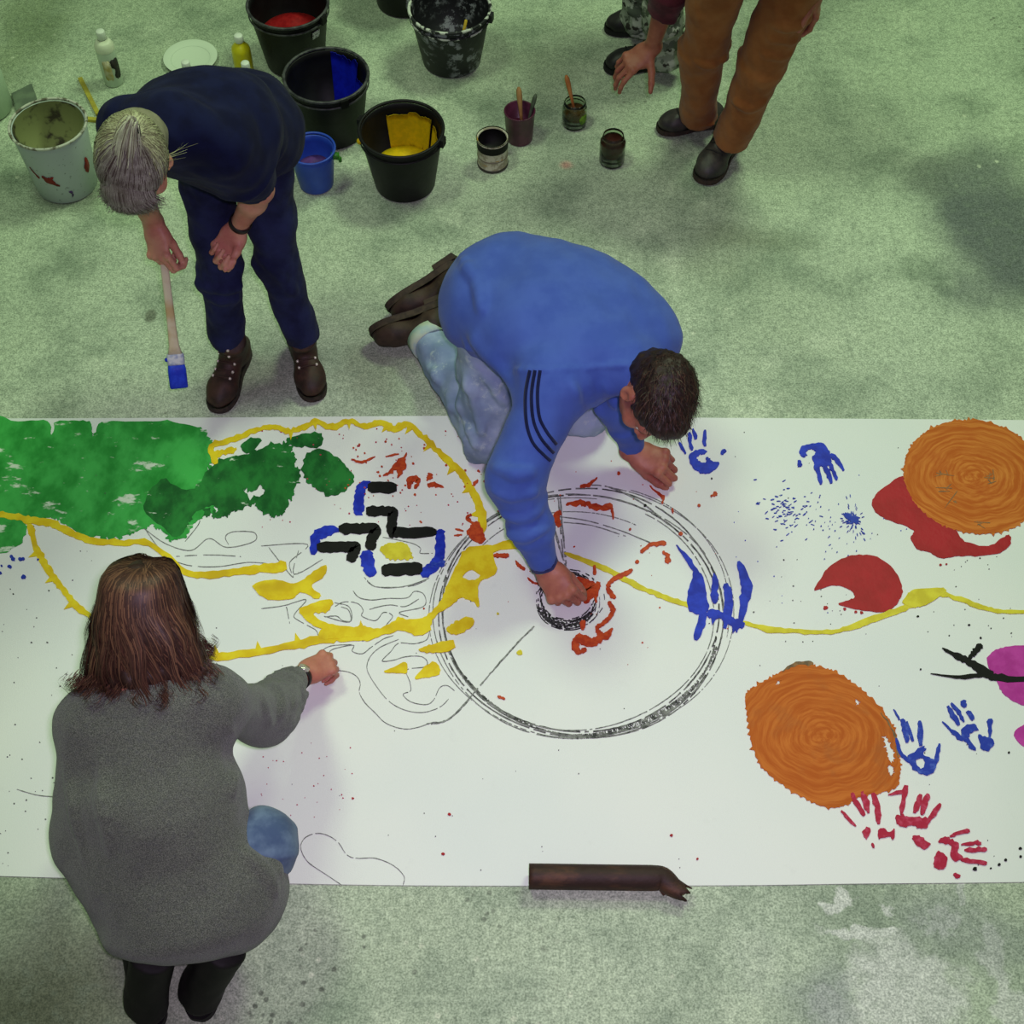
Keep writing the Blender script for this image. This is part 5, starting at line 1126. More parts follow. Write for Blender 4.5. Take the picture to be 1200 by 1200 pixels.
    flat('ferrule', [(0.775, 0.024, 0.010), (0.785, 0.026, 0.011), (0.835, 0.026, 0.011), (0.845, 0.025, 0.010)], mat('white_ferrule', (206, 208, 212), (150, 160, 190), 60), bo)
    flat('bristles', [(0.84, 0.024, 0.009), (0.88, 0.027, 0.012), (0.95, 0.027, 0.010), (0.99, 0.027, 0.005), (1.0, 0.025, 0.003)], paint_mat('blue_bristles', (24, 46, 180), (40, 70, 206), 30), bo)
    mesh_d = MB().ball(top + d * L * 0.81 + sd * 0.026, 0.007, 5).build('paint_dab', M_BLUE, bo, True, bb)
person_bent()

# ------------------------------------------------------------------ person 2: kneeling in the blue sweatshirt
def person_kneeling():
    base = P(580, 480, 0); p = thing('person', base, 'person with short dark hair kneeling in blue sweatshirt and jeans, leaning over the paper', 'person')
    pel = P(590, 354, 0.50); chest = P(692, 402, 0.55); nk = P(738, 430, 0.57)
    shR, shL = P(650, 450, 0.54), P(756, 398, 0.53)
    elR, wrR = P(604, 562, 0.37), P(638, 662, 0.125)
    elL, wrL = P(726, 470, 0.28), P(740, 528, 0.085)
    hipR, hipL = P(578, 385, 0.44), P(618, 352, 0.44); knR, knL = P(574, 508, 0.085), P(686, 478, 0.085)
    anR, anL = P(502, 396, 0.085), P(560, 390, 0.10)
    hc = P(768, 464, 0.585); f = V3(-0.12, -0.60, -0.78); u = V3(0.42, -0.70, 0.50)
    print('P2', 'arm', dist(shR, elR), dist(elR, wrR), dist(shL, elL), dist(elL, wrL), 'leg', dist(hipR, knR), dist(knR, anR), dist(hipL, knL), dist(knL, anL), 'torso', dist(pel, nk), 'shw', dist(shR, shL), 'neck', dist(nk, hc))
    F = Field(0.005); A, W = add_head(F, hc, f, u, nk, 1.06, 0.055); side = unit(shL - shR)
    F.ec(pel, chest, (0.13, 0.10), (0.15, 0.10), side, 0.05); F.rc(chest, nk, 0.09, 0.06, 0.04); F.rc(shR, shL, 0.055, 0.055, 0.05)
    arm(F, shR, elR, wrR, (0.050, 0.042, 0.038, 0.028)); arm(F, shL, elL, wrL, (0.050, 0.042, 0.038, 0.027))
    for h, k_, a in ((hipR, knR, anR), (hipL, knL, anL)): F.rc(pel, h, 0.10, 0.09, 0.04); F.rc(h, k_, 0.075, 0.055, 0.03); F.rc(k_, a, 0.055, 0.038, 0.03)
    hx = unit(P(678, 728, 0.05) - wrR)
    add_hand(F, wrR, hx, unit(V3(0.1, 0.8, -0.5)), -1, curls=[(50, 70, 45), (58, 75, 50), (62, 75, 50), (66, 75, 50)], spread=0, thumb=(0.85, 0.15, 0.6), thumb_curl=20, s=1.22)
    hl = unit(P(795, 551, 0.08) - wrL)
    add_hand(F, wrL, hl, V3(0.15, 0.2, -1), 1, curls=[(48, 85, 50), (50, 88, 50), (54, 88, 50), (58, 85, 50)], spread=0, thumb=(0.9, 0.25, 0.5), thumb_curl=15, s=1.25)
    F.cut((0, 0, 0.0075), (0, 0, -1)); F.build('body', SK2, p, base); eyes(A, W, 1.0, p, base)
    S = Field(0.007); ax = unit(chest - pel)
    S.ec(pel - ax * 0.03, (pel + chest) / 2, (0.185, 0.150), (0.195, 0.145), side, 0.08)
    S.ec((pel + chest) / 2, chest, (0.205, 0.150), (0.205, 0.125), side, 0.08)
    S.ell(P(686, 352, 0.55), (0.15, 0.13, 0.12), None, 0.09); S.ell(P(728, 372, 0.53), (0.12, 0.10, 0.10), None, 0.09); S.ell(P(600, 330, 0.52), (0.14, 0.12, 0.12), None, 0.09); S.ell(P(645, 332, 0.53), (0.14, 0.12, 0.12), None, 0.09)
    S.ec(chest, nk - ax * 0.01, (0.18, 0.11), (0.11, 0.075), side, 0.08)
    S.rc(shR, shL, 0.086, 0.085, 0.07)
    S.ell(hipR + V3(0.02, 0.03, 0.02), (0.14, 0.13, 0.13), None, 0.07)
    S.rc(shR, elR, 0.090, 0.078, 0.05); e2 = elR * .45 + wrR * .55; S.rc(elR, e2, 0.076, 0.060, 0.04); S.ec(e2, wrR * .97 + elR * .03, (0.058, 0.058), (0.042, 0.042), V3(1, 0, 0), 0.03, 0.12)
    S.rc(shL, elL, 0.085, 0.066, 0.05); S.rc(elL, elL * .5 + wrL * .5, 0.064, 0.052, 0.04); S.ec(elL * .5 + wrL * .5, wrL * .95 + elL * .05, (0.050, 0.048), (0.041, 0.038), V3(1, 0, 0), 0.03, 0.12)
    S.rc(nk + (hc - nk) * 0.05, nk + (hc - nk) * 0.25, 0.078, 0.07, 0.03)
    for q in (0.25, 0.45, 0.62):   # sleeve wrinkles at the forearm
        c_ = elR * (1 - q) + wrR * q; w_ = unit(np.cross(wrR - elR, V3(0.2, 1, 0.3))); w2 = unit(np.cross(wrR - elR, w_))
        for j in range(5):
            a0, a1 = j * 1.25 + q * 3, j * 1.25 + q * 3 + 0.9; R = 0.068 - 0.022 * q
            S.rc(c_ + R * (w_ * math.cos(a0) + w2 * math.sin(a0)), c_ + R * (w_ * math.cos(a1) + w2 * math.sin(a1)) + unit(wrR - elR) * 0.012, 0.008, 0.006, 0.02)
    S.rc(P(560, 400, 0.55), P(610, 460, 0.52), 0.014, 0.010, 0.04)
    S.disp += [sines(41, 0.22, 0.004), sines(42, 0.07, 0.0016)]
    folds(S, [[(668, 448), (678, 470), (686, 492)], [(688, 446), (696, 468), (704, 486)], [(708, 448), (716, 464), (722, 474)], [(600, 480), (570, 452), (552, 430)], [(590, 466), (565, 436), (545, 400)], [(580, 548), (600, 556), (622, 554)], [(578, 575), (600, 584), (628, 578)], [(586, 602), (608, 608), (634, 600)], [(598, 626), (615, 630), (638, 620)], [(520, 392), (545, 420), (575, 452)], [(540, 300), (560, 330), (566, 362)]], 0.009)
    folds(S, [[(604, 434), (640, 433), (690, 431), (734, 428)]], 0.004, 0.2, 0.012)
    sv, sf = S.mesh()
    so = mesh_obj('sweatshirt', sv, sf, cloth_mat('blue_fleece', (62, 86, 164), (70, 95, 172), 10, bump=0.25, wscale=500), p, True, base)
    # three dark stripes along the sleeve: ribbons laid on the cloth
    from mathutils.bvhtree import BVHTree
    bvh = BVHTree.FromPolygons([Vector(map(float, q)) for q in sv], [tuple(map(int, q)) for q in sf])
    camp = Vector((0, 0, CAMH)); M_STR = cloth_mat('navy_stripe', (16, 22, 58), (22, 30, 70), 20)
    tracks = [[(621, 434), (616, 462), (617, 495), (624, 518), (637, 533), (645, 540)], [(627, 434), (623, 462), (625, 492), (633, 512), (643, 525), (649, 531)], [(633, 434), (630, 460), (632, 488), (640, 505), (648, 516), (652, 521)]]
    for tr_ in tracks:
        q = catmull([np.array(x, float) for x in tr_], 5); v = []; f_ = []; row = []
        for i, c_ in enumerate(q):
            dr = unit(q[min(i + 1, len(q) - 1)] - q[max(i - 1, 0)]); nr_ = np.array([dr[1], -dr[0]]); L_ = []
            for o_ in (-1.9, 0, 1.9):
                g = P(*(c_ + nr_ * o_), 0.0); dirv = (Vector(g) - camp).normalized(); hit = bvh.ray_cast(camp, dirv)
                if hit[0] is None: L_ = None; break
                L_.append((hit[0] + hit[1] * 0.0015, hit[0] - hit[1] * 0.002))
            row.append(L_)
        row = [r_ for r_ in row if r_ is not None]
        for r_ in row: v += [np.array(x[0]) for x in r_] + [np.array(x[1]) for x in r_]
        for i in range(len(row) - 1):
            a = 6 * i; b = a + 6; f_ += [(a, a + 1, b + 1, b), (a + 1, a + 2, b + 2, b + 1), (a, b, b + 3, a + 3), (a + 2, a + 5, b + 5, b + 2)]
        if len(row) > 2:
            so_ = mesh_obj('sleeve_stripe', v, f_, M_STR, so, True, base)
            bm = bmesh.new(); bm.from_mesh(so_.data); bmesh.ops.recalc_face_normals(bm, faces=bm.faces); bm.to_mesh(so_.data); bm.free()
    d_ = unit(wrR - elR); band('sleeve_cuff', wrR - d_ * 0.03, wrR + d_ * 0.004, 0.033, 0.009, cloth_mat('navy_cuff', (26, 34, 92), (34, 44, 108), 20), so, base)
    band('shirt_cuff', wrR + d_ * 0.002, wrR + d_ * 0.016, 0.029, 0.006, mat('tan_cuff', (128, 106, 62), (150, 128, 76), 60), p, base)
    T = Field(0.007)
    T.ell((hipR + hipL) / 2, (0.16, 0.15, 0.13), None, 0.05)
    for h, k_, a in ((hipR, knR, anR), (hipL, knL, anL)):
        T.rc(h, k_, 0.115, 0.088, 0.05); T.ell(k_ + V3(0, 0, 0.002), (0.082, 0.082, 0.080), None, 0.03)
        T.ec(k_, a, (0.078, 0.078), (0.062, 0.064), V3(0, 0, 1), 0.04, 0.15)
    for j in range(5): T.rc(knR + V3(-0.05 + 0.02 * j, 0.03 + 0.02 * j, 0.085), knR + V3(0.02 + 0.02 * j, 0.09 + 0.01 * j, 0.10), 0.010, 0.006, 0.03)
    T.disp += [sines(51, 0.12, 0.005), sines(52, 0.05, 0.0018)]
    T.cut((0, 0, 0.006), (0, 0, -1))
    t = NT('faded_jeans'); col = t.mix(t.ramp(t.noise(5, 4, 0.6), 0.35, 0.65), lin((112, 130, 160)), lin((154, 170, 192))); col = t.mix(t.math('MULTIPLY', t.ramp(t.noise(26, 4, 0.7), 0.55, 0.7), 0.5), col, lin((186, 200, 198)))
    t.bump(t.noise(300, 2), 0.2, 0.003); M_JEAN = t.out(col, 0.85, 0, 0.15)
    folds(T, [[(545, 445), (558, 475), (564, 505)], [(560, 430), (580, 455), (592, 470)], [(500, 425), (520, 455), (540, 490)], [(535, 470), (548, 500), (556, 520)]], 0.008)
    je = T.build('jeans', M_JEAN, p, base)
    d_ = unit(anR - knR); band('rolled_hem', anR - d_ * 0.032, anR + d_ * 0.012, 0.058, 0.011, mat('pale_denim', (156, 178, 176), (178, 190, 170), 30, rough=0.9), je, base)
    M_SH = cloth_mat('brown_shoe_leather', (42, 30, 24), (62, 46, 36), 20, rough=0.6, spec=0.35); M_SO = mat('brown_sole', (48, 38, 30), (64, 52, 40), 60, rough=0.8)
    # feet stretched back, toes on the floor
    shoe(p, base, P(528, 352, 0.155), P(446, 384, 0.062), (0.55, -0.75, -0.10), 0.1, M_SH, M_SO, anR, 'shoe', 0.285, None, None, 1.0, heel_block=True)
    shoe(p, base, P(536, 304, 0.18), P(474, 346, 0.075), (0.65, -0.65, -0.15), 0.1, M_SH, M_SO, anL, 'shoe', 0.285, None, None, 1.0, heel_block=True)
    H = Field(0.005)
    H.ell(W(0, -0.018, 0.036), V3(0.084, 0.106, 0.094) * 1.06, A, 0.02); H.ell(W(0, -0.065, -0.02), V3(0.068, 0.055, 0.06), A, 0.03); H.ell(W(0, 0.062, 0.085), V3(0.06, 0.03, 0.03), A, 0.03)
    H.ell(W(0, 0.115, -0.035), V3(0.115, 0.068, 0.098), A, 0.010, 's'); H.ell(W(0.085, 0.0, -0.012), V3(0.03, 0.030, 0.045), A, 0.01, 's'); H.ell(W(-0.085, 0.0, -0.012), V3(0.03, 0.030, 0.045), A, 0.01, 's')
    H.disp += [sines(61, 0.025, 0.0022)]
    H.build('hair', hair_mat('dark_hair', (30, 20, 18), (46, 30, 26), (62, 40, 34)), p, base)
    r = np.random.RandomState(9); paths = []; hcn = W(0, -0.018, 0.036)
    for i in range(2600):
        d = unit(r.normal(size=3)); 
        if d[2] < -0.25 - 0.5 * (d[1] < -0.3) * 1.0 and d[1] > -0.3: continue
        if d[1] > 0.35 and d[2] < 0.35: continue
        if abs(d[0]) > 0.8 and d[2] < 0.1 and d[1] > -0.3: continue
        if d[2] < -0.7: continue
        root = hcn + (A[0] * d[0] * 0.084 + A[1] * d[1] * 0.106 + A[2] * d[2] * 0.094) * 1.06
        fw = unit(A[1] * 0.9 + A[2] * 0.1 + (A[0] * r.normal() + A[2] * r.normal()) * 0.35); no = unit(root - hcn); L = r.uniform(0.018, 0.034)
        paths.append([root, root + no * L * 0.28 + fw * L * 0.3, root + no * L * 0.30 + fw * L * 0.75, root + no * L * 0.22 + fw * L * 1.1])
    strands('hair_strands', paths, 0.0013, hair_mat('dark_hair_strand', (26, 18, 16), (44, 28, 24), (72, 46, 38), 30), p, base, hcn)
person_kneeling()

# ------------------------------------------------------------------ person 3: crouching in the grey sweater, seen from behind
def person_crouching():
    base = P(210, 1150, 0); p = thing('person', base, 'person with long brown hair crouching in baggy grey sweater, back turned', 'person')
    pel = P(212, 1050, 0.30); mid = P(184, 930, 0.47); nk = P(178, 806, 0.66)
    shL, shR = P(112, 850, 0.59), P(248, 828, 0.60)
    elR, wrR = P(308, 836, 0.34), P(354, 792, 0.105); elL, wrL = P(96, 975, 0.40), P(130, 900, 0.25)
    hipL, hipR = P(168, 1078, 0.26), P(250, 1078, 0.26); knL, knR = P(130, 960, 0.36), P(306, 986, 0.36)
    B1, B2 = (P(180, 1208, 0.008), P(166, 1085, 0.008), P(179, 1118, 0.25)), (P(232, 1196, 0.008), P(262, 1088, 0.008), P(263, 1110, 0.25))
    anL, anR = [b_[0] * 0.32 + b_[2] * 0.5 + b_[1] * 0.18 for b_ in (B1, B2)]
    hc = P(170, 718, 0.76); f = V3(0.18, 0.80, -0.57); u = V3(0.05, 0.52, 0.85)
    print('P3', 'arm', dist(shR, elR), dist(elR, wrR), dist(shL, elL), 'leg', dist(hipR, knR), dist(knR, anR), dist(hipL, knL), dist(knL, anL), 'torso', dist(pel, nk), 'shw', dist(shR, shL), 'neck', dist(nk, hc))
    F = Field(0.005); A, W = add_head(F, hc, f, u, nk, 0.95, 0.045); side = unit(shR - shL)
    F.ec(pel, nk, (0.12, 0.09), (0.11, 0.07), side, 0.05); F.rc(shL, shR, 0.045, 0.045, 0.04)
    arm(F, shR, elR, wrR, (0.042, 0.036, 0.033, 0.022)); arm(F, shL, elL, wrL, (0.042, 0.036, 0.033, 0.022))
    for h, k_, a in ((hipR, knR, anR), (hipL, knL, anL)): F.rc(pel, h, 0.09, 0.085, 0.04); F.rc(h, k_, 0.065, 0.045, 0.03); F.rc(k_, a, 0.040, 0.026, 0.03)
    hx = unit(P(381, 778, 0.085) - wrR)
    add_hand(F, wrR, hx, V3(0.25, 0.25, -1), -1, curls=[(45, 60, 35), (55, 68, 40), (60, 70, 45), (62, 70, 45)], spread=0, thumb=(0.85, 0.3, 0.6), thumb_curl=15, s=1.06)
    add_hand(F, wrL, unit(V3(0.6, 0.4, -0.2)), V3(0, 0, -1), 1, curl=(20, 30, 20), s=0.95)
    F.cut((0, 0, 0.0075), (0, 0, -1)); F.build('body', SK3, p, base); eyes(A, W, 0.95, p, base)
    S = Field(0.007); dn = unit(pel - mid)
    S.ec(pel + dn * 0.045, mid, (0.200, 0.165), (0.182, 0.150), side, 0.08, 0.6)
    S.ec(mid, nk * .85 + mid * .15, (0.182, 0.150), (0.155, 0.085), side, 0.08)
    S.rc(shL, shR, 0.078, 0.078, 0.07)
    S.ell(P(276, 1040, 0.30), (0.12, 0.13, 0.13), None, 0.08); S.ell(P(135, 1000, 0.36), (0.11, 0.12, 0.12), None, 0.08)
    S.rc(shR, elR, 0.076, 0.072, 0.05); S.rc(elR, elR * .5 + wrR * .5, 0.070, 0.058, 0.04); S.ec(elR * .5 + wrR * .5, wrR * .86 + elR * .14, (0.056, 0.054), (0.043, 0.041), V3(0, 0, 1), 0.03, 0.10)
    S.rc(shL, elL, 0.080, 0.066, 0.06); S.rc(elL, wrL, 0.062, 0.045, 0.04)
    S.rc(nk, nk * .5 + hc * .5, 0.072, 0.062, 0.04)
    for q in (0.15, 0.4, 0.65):
        c_ = elR * (1 - q) + wrR * q; w_ = unit(np.cross(wrR - elR, V3(0.2, 1, 0.3))); w2 = unit(np.cross(wrR - elR, w_))
        for j in range(5):
            a0, a1 = j * 1.25 + q * 4, j * 1.25 + q * 4 + 0.9; R = 0.068 - 0.018 * q
            S.rc(c_ + R * (w_ * math.cos(a0) + w2 * math.sin(a0)), c_ + R * (w_ * math.cos(a1) + w2 * math.sin(a1)) + unit(wrR - elR) * 0.012, 0.008, 0.006, 0.02)
    S.disp += [sines(71, 0.24, 0.005), sines(72, 0.08, 0.0015)]
    folds(S, [[(298, 802), (310, 828), (316, 852)], [(318, 796), (328, 815), (330, 840)], [(338, 790), (346, 805), (344, 825)], [(290, 1000), (312, 1022), (322, 1046)], [(298, 985), (316, 1005), (326, 1025)], [(78, 900), (88, 960), (100, 1010)], [(120, 880), (120, 940), (128, 1000)], [(270, 850), (276, 890), (272, 930)]], 0.008)
    t = NT('grey_wool'); n1 = t.noise(420, 2, 0.8); n2 = t.noise(90, 3, 0.7)
    col = t.mix(t.ramp(n1, 0.38, 0.64), lin((64, 67, 61)), lin((114, 117, 107))); col = t.mix(t.math('MULTIPLY', t.ramp(n2, 0.45, 0.7), 0.35), col, lin((78, 80, 84)))
    t.bump(t.math('ADD', n1, n2), 0.45, 0.005); t.b.inputs['Sheen Weight'].default_value = 0.25
    S.build('sweater', t.out(col, 0.95, 0, 0.1), p, base)
    T = Field(0.007); T.ell((hipL + hipR) / 2 + V3(0, 0.03, 0.03), (0.14, 0.10, 0.08), None, 0.05)
    for h, k_, a in ((hipR, knR, anR), (hipL, knL, anL)):
        T.rc(h, k_, 0.078, 0.075, 0.04); T.ell(k_, (0.074, 0.076, 0.080), None, 0.03); T.ec(k_, k_ * .30 + a * .70, (0.066, 0.070), (0.058, 0.060), V3(1, 0, 0), 0.04, 0.2)
    for j in range(3): T.rc(knR + V3(0.06, -0.05 + 0.03 * j, -0.04), knR + V3(0.07, -0.03 + 0.03 * j, 0.0), 0.010, 0.008, 0.02)
    T.disp += [sines(81, 0.12, 0.004)]
    T.build('jeans', cloth_mat('blue_jeans', (68, 86, 116), (102, 122, 146), 12, bump=0.2), p, base)
    M_BT = cloth_mat('black_boot', (13, 11, 12), (22, 19, 19), 20, rough=0.65, spec=0.25); M_SO = mat('black_sole', (22, 20, 20), rough=0.8)
    for heel, toe, top in (B1, B2):
        shoe(p, base, heel, toe, (0, 0, 1), 0.2, M_BT, M_SO, top, 'boot', 0.27, None, None, 1.05, fat=1.25)
    wd = unit(elR - wrR); wa = wrR + wd * 0.014
    wt = band('watch_strap', wa, wa + wd * 0.020, 0.0285, 0.0045, mat('black_strap', (20, 16, 18), rough=0.5), p, base)
    up_ = unit(V3(0.1, -0.3, 1) - wd * (V3(0.1, -0.3, 1) @ wd))
    MB().tube([wa + wd * 0.010 + up_ * 0.029, wa + wd * 0.010 + up_ * 0.038], [0.016, 0.015], 18).build('watch_face', mat('silver_watch', (196, 192, 180), rough=0.25, metal=0.5), wt, True, base)
    # long hair
    r = np.random.RandomState(3); hcn = W(0, -0.014, 0.032)
    H = Field(0.005); H.ell(W(0, -0.018, 0.036), V3(0.090, 0.110, 0.098) * 0.97, A, 0.02)
    low = P(172, 788, 0.72)
    H.ec(W(0, -0.04, 0.0), low, (0.084, 0.070), (0.090, 0.04), side, 0.05)
    H.rc(W(-0.08, -0.03, -0.02), P(124, 770, 0.69), 0.030, 0.020, 0.03); H.rc(W(0.08, -0.03, -0.02), P(222, 762, 0.70), 0.030, 0.020, 0.03)
    H.ell(W(0, 0.13, -0.05), V3(0.075, 0.085, 0.12), A, 0.02, 's')
    H.disp += [sines(91, 0.045, 0.003, stretch=(2, 1, 0.5))]
    H.build('hair', hair_mat('brown_hair', (40, 25, 21), (54, 35, 28), (84, 56, 42), 18), p, base)
    paths = []
    for i in range(200):       # locks: bundles of strands that wave together
        th = r.uniform(-2.5, 2.5); uu = math.sin(th) * 56 + r.normal() * 7; ph = r.uniform(0, 6.28); cl = r.uniform(0.014, 0.028); vv = 803 + 6 * math.cos(th) + r.normal() * 7 - (8 if uu > 25 else 0)
        zt = 0.70 + r.normal() * 0.012 - 0.025 * abs(math.sin(th))
        for j in range(20):
            t2 = th + r.normal() * 0.07; d = V3(math.sin(t2), -math.cos(t2), 0)
            crown = W(0.008 + r.normal() * 0.004, 0.035 - 0.06 * r.rand(), 0.134)
            sh_ = hcn + (A[0] * d[0] * 0.070 + A[1] * d[1] * 0.085 + A[2] * 0.082) * r.uniform(1.0, 1.06)
            eq = hcn + (A[0] * d[0] * 0.094 + A[1] * d[1] * 0.114 + A[2] * r.uniform(-0.01, 0.02)) * r.uniform(1.0, 1.05)
            tail = P(171 + uu * 1.06 + r.normal() * 3, vv + r.normal() * 3, zt + r.normal() * 0.006)
            if abs(th) > 1.9: tail = tail * 0.7 + eq * 0.3 + V3(0, 0.03, -0.06)
            wv = V3(math.cos(ph), 0.3 * math.sin(ph), 0.2) * 0.010
            m1 = eq * 0.66 + tail * 0.34 + unit(V3(d[0] * 0.5, -0.5, 0.5)) * 0.012 + wv; m2 = eq * 0.3 + tail * 0.7 + unit(V3(d[0] * 0.5, -0.5, 0.5)) * 0.010 - wv
            sg = 1 if math.sin(ph * 3) > -0.2 else -1
            c1 = tail + V3(sg * cl, -cl * 0.9, 0.006); c2 = tail + V3(sg * cl * 1.7, -cl * 0.4, 0.020); c3 = tail + V3(sg * cl * 1.2, 0.0, 0.030)
            paths.append(catmull([crown, sh_, eq, m1, m2, tail, c1, c2, c3], 3))
    strands('hair_strands', paths, 0.0016, hair_mat('brown_hair_strand', (46, 29, 24), (68, 45, 36), (112, 80, 58), 16), p, base, hcn)
person_crouching()

# ------------------------------------------------------------------ person 4: brown trousers, bending to the left at the top of the frame
def person_standing():
    base = P(830, 170, 0); p = thing('person', base, 'person in brown trousers and dark lace-up shoes, bending with one arm hanging', 'person')
    hipL, hipR = P(938, -36, 0.86), P(848, -44, 0.86); pel = (hipL + hipR) / 2 + V3(0, 0, 0.05)
    anL, anR = P(858, 162, 0.11), P(818, 134, 0.11); knL, knR = hipL * 0.5 + anL * 0.5 + V3(-0.01, -0.02, 0), hipR * 0.5 + anR * 0.5 + V3(-0.025, -0.02, 0)
    wrR = P(764, 56, 0.42); elR = along(wrR, (784, -10), 0.25, False); shR = along(elR, (750, -100), 0.29, False)
    nk = shR + V3(0.09, 0.02, 0.12); shL = shR + V3(0.22, 0.09, 0.19); wrL = P(957, -14, 0.80); elL = shL * 0.5 + wrL * 0.5 + V3(0.06, 0.02, 0.05)
    print(shR, nk, pel); hc = nk + V3(-0.15, -0.04, 0.06)
    print('P4', 'arm', dist(shR, elR), dist(elR, wrR), dist(shL, elL), dist(elL, wrL), 'leg', dist(hipR, knR), dist(knR, anR), dist(hipL, knL), dist(knL, anL), 'torso', dist(pel, nk), 'shw', dist(shR, shL))
    F = Field(0.005); A, W = add_head(F, hc, V3(-0.45, -0.2, -0.85), V3(-0.85, -0.1, 0.45), nk, 1.0, 0.055); side = unit(shL - shR)
    F.ec(pel, nk, (0.13, 0.10), (0.12, 0.09), side, 0.05); F.rc(shR, shL, 0.05, 0.05, 0.05)
    arm(F, shR, elR, wrR, (0.046, 0.040, 0.036, 0.026)); arm(F, shL, elL, wrL, (0.046, 0.040, 0.036, 0.026))
    for h, k_, a in ((hipR, knR, anR), (hipL, knL, anL)): F.rc(pel, h, 0.10, 0.09, 0.04); F.rc(h, k_, 0.070, 0.050, 0.03); F.rc(k_, a, 0.050, 0.036, 0.03)
    add_hand(F, wrR, unit(P(738, 74, 0.38) - wrR), unit(V3(0.0, 0.25, -0.9)), -1, curls=[(18, 25, 20), (22, 30, 20), (26, 32, 22), (28, 34, 22)], spread=4, thumb=(0.45, 0.9, 0.2), thumb_curl=8, s=1.12)
    add_hand(F, wrL, unit(along(wrL, (956, 14), 0.09) - wrL), unit(V3(-1, 0.2, 0)), 1, curls=[(20, 30, 20), (20, 30, 20), (22, 30, 20), (25, 30, 20)], spread=3, s=1.05)
    F.build('body', SK2, p, base); eyes(A, W, 1.0, p, base)
    S = Field(0.008); S.ec(pel * .75 + nk * .25, nk, (0.17, 0.14), (0.16, 0.11), side, 0.06); S.rc(shR, shL, 0.08, 0.08, 0.06)
    for s_, e_, w_ in ((shR, elR, wrR), (shL, elL, wrL)): S.rc(s_, e_, 0.078, 0.068, 0.05); S.ec(e_, e_ * .65 + w_ * .35, (0.064, 0.064), (0.058, 0.058), V3(1, 0, 0), 0.03, 0.15)
    S.disp += [sines(101, 0.16, 0.005)]
    S.build('sweater', cloth_mat('maroon_knit', (72, 24, 38), (92, 34, 50), 20), p, base)
    T = Field(0.007); T.ell((hipL + hipR) / 2 + V3(0, 0, 0.06), (0.175, 0.135, 0.12), None, 0.04)
    for h, k_, a in ((hipR, knR, anR), (hipL, knL, anL)):
        T.rc(h, k_, 0.096, 0.079, 0.02); T.ec(k_, a, (0.078, 0.080), (0.066, 0.070), V3(1, 0, 0), 0.03, 0.15)
    for q in (0.14, 0.20, 0.27): T.rc(knL + V3(0.0, -0.078, q), knL + V3(0.075, -0.05, q + 0.05), 0.006, 0.004, 0.03)
    T.disp += [sines(111, 0.18, 0.004), sines(112, 0.05, 0.0012)]
    folds(T, [[(900, 45), (925, 50), (945, 42)], [(895, 62), (915, 68), (936, 58)], [(815, 72), (835, 77), (856, 66)], [(862, 120), (880, 128), (896, 118)], [(905, 28), (930, 32), (952, 22)]], 0.007)
    T.build('trousers', cloth_mat('brown_corduroy', (132, 78, 40), (152, 96, 54), 9, bump=0.25), p, base)
    M_SH = cloth_mat('dark_shoe_leather', (40, 36, 38), (60, 52, 50), 26, rough=0.45, spec=0.5); M_SO = mat('dark_brown_sole', (62, 46, 38), (44, 34, 30), 60, rough=0.8); lace = mat('dark_lace', (30, 26, 26), rough=0.8)
    shoe(p, base, P(846, 143, 0.006), P(771, 152, 0.006), (0, 0, 1), 0.1, M_SH, M_SO, anR, 'shoe', None, lace, None, 1.05)
    shoe(p, base, P(862, 160, 0.006), P(824, 212, 0.006), (0, 0, 1), 0.1, M_SH, M_SO, anL, 'shoe', 0.285, lace, None, 1.08)
    H = Field(0.006); H.ell(W(0, -0.018, 0.036), V3(0.084, 0.106, 0.094), A, 0.02); H.ell(W(0, 0.12, -0.04), V3(0.1, 0.075, 0.09), A, 0.01, 's'); H.disp += [sines(121, 0.03, 0.002)]
    H.build('hair', hair_mat('short_brown_hair', (52, 36, 28), (70, 50, 38), (90, 66, 50)), p, base)
person_standing()

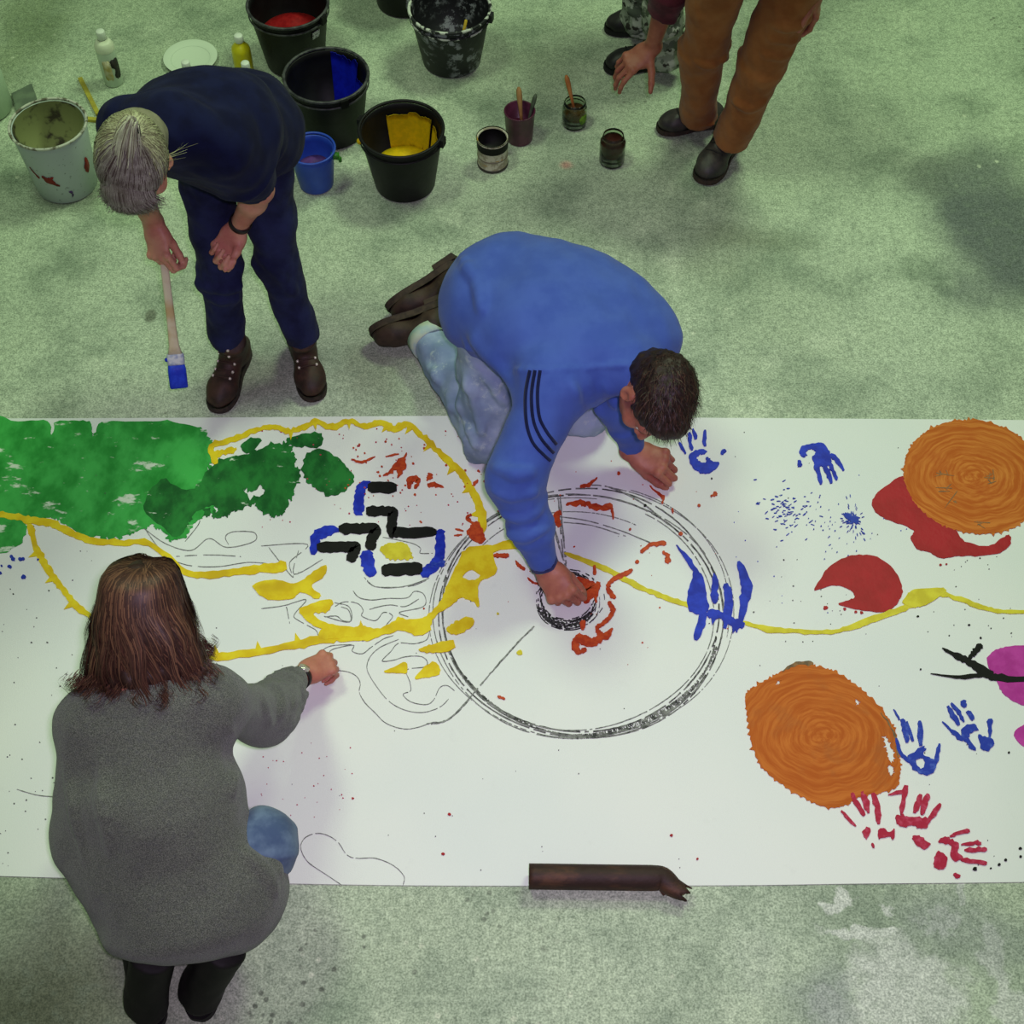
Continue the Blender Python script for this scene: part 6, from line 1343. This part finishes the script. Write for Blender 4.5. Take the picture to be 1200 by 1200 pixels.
# ------------------------------------------------------------------ person 5: camouflage trousers
def person_camo():
    base = P(762, 60, 0); p = thing('person', base, 'person in grey green camouflage trousers and black shoes standing behind', 'person')
    anA, anB = P(778, 66, 0.10), P(752, 26, 0.10); knA, knB = anA + V3(-0.03, 0, 0.37), anB + V3(-0.02, 0, 0.37); hpA, hpB = anA + V3(0.04, 0.09, 0.76), anB + V3(0.09, 0.04, 0.76)
    pel = (hpA + hpB) / 2 + V3(0, 0, 0.06); nk = pel + V3(-0.04, 0, 0.50); shA, shB = nk + V3(0.0, -0.19, -0.05), nk + V3(0.0, 0.19, -0.05)
    elA, elB = shA + V3(0.05, -0.05, -0.28), shB + V3(0.05, 0.05, -0.28); wrA, wrB = elA + V3(-0.10, 0, -0.23), elB + V3(-0.10, 0, -0.23); hc = nk + V3(-0.05, 0, 0.17)
    print('P5', 'leg', dist(hpA, knA), dist(knA, anA), dist(hpB, knB), dist(knB, anB), anA, anB, hpA)
    F = Field(0.006); A, W = add_head(F, hc, V3(-0.95, 0, -0.3), V3(-0.3, 0, 0.95), nk, 1.0); side = V3(0, 1, 0)
    F.ec(pel, nk, (0.13, 0.09), (0.12, 0.08), side, 0.05); F.rc(shA, shB, 0.05, 0.05, 0.05)
    for s_, e_, w_ in ((shA, elA, wrA), (shB, elB, wrB)): arm(F, s_, e_, w_)
    for q, w_, e_ in ((1, wrA, elA), (-1, wrB, elB)): add_hand(F, w_, unit(w_ - e_), V3(0, q, 0), q, curl=(25, 30, 20))
    for h, k_, a in ((hpA, knA, anA), (hpB, knB, anB)): F.rc(pel, h, 0.09, 0.085, 0.04); F.rc(h, k_, 0.07, 0.05, 0.03); F.rc(k_, a, 0.05, 0.036, 0.03)
    F.build('body', SK3, p, base); eyes(A, W, 1.0, p, base)
    S = Field(0.009); S.ec(pel + V3(0, 0, -0.02), nk, (0.18, 0.14), (0.15, 0.10), side, 0.06); S.rc(shA, shB, 0.08, 0.08, 0.06)
    for s_, e_, w_ in ((shA, elA, wrA), (shB, elB, wrB)): S.rc(s_, e_, 0.07, 0.06, 0.05); S.ec(e_, w_, (0.058, 0.058), (0.045, 0.045), V3(0, 1, 0), 0.03, 0.15)
    S.disp += [sines(131, 0.16, 0.005)]; S.build('jacket', cloth_mat('dark_jacket', (44, 48, 46), (58, 62, 58), 20), p, base)
    T = Field(0.008); T.ell((hpA + hpB) / 2, (0.13, 0.17, 0.13), None, 0.05)
    for h, k_, a in ((hpA, knA, anA), (hpB, knB, anB)): T.rc(h, k_, 0.10, 0.08, 0.04); T.ec(k_, a - V3(0, 0, 0.02), (0.078, 0.078), (0.070, 0.070), V3(1, 0, 0), 0.03, 0.15)
    T.disp += [sines(141, 0.10, 0.006), sines(142, 0.05, 0.002)]
    t = NT('camouflage_cloth'); n1 = t.noise(17, 3, 0.55); n2 = t.noise(21, 3, 0.55, vec=t.mapping((1, 1, 1), (1, 2, 0.5)))
    col = t.mix(t.ramp(n1, 0.50, 0.53), lin((134, 140, 128)), lin((92, 100, 88))); col = t.mix(t.ramp(n2, 0.52, 0.55), col, lin((172, 176, 166))); col = t.mix(t.ramp(t.noise(24, 3, vec=t.mapping((1, 1, 1), (0, 1, 2))), 0.60, 0.63), col, lin((52, 50, 46)))
    T.build('trousers', t.out(col, 0.9, 0, 0.15), p, base)
    M_SH = mat('black_shoe', (24, 22, 24), (36, 32, 34), 30, rough=0.5); M_SO = mat('black_shoe_sole', (16, 15, 16), rough=0.8); lace = mat('black_lace', (14, 13, 14), rough=0.8)
    shoe(p, base, P(790, 74, 0.006), P(714, 80, 0.006), (0, 0, 1), 0.1, M_SH, M_SO, anA, 'shoe', 0.27, lace, None, 1.0)
    shoe(p, base, P(790, 36, 0.006), P(721, 34, 0.006), (0, 0, 1), 0.1, M_SH, M_SO, anB, 'shoe', 0.27, lace, None, 1.0)
    H = Field(0.007); H.ell(W(0, -0.018, 0.036), V3(0.084, 0.106, 0.094), A, 0.02); H.ell(W(0, 0.12, -0.04), V3(0.1, 0.075, 0.09), A, 0.01, 's')
    H.build('hair', hair_mat('brown_cap_hair', (58, 42, 32), (76, 56, 42), (96, 70, 52)), p, base)
person_camo()
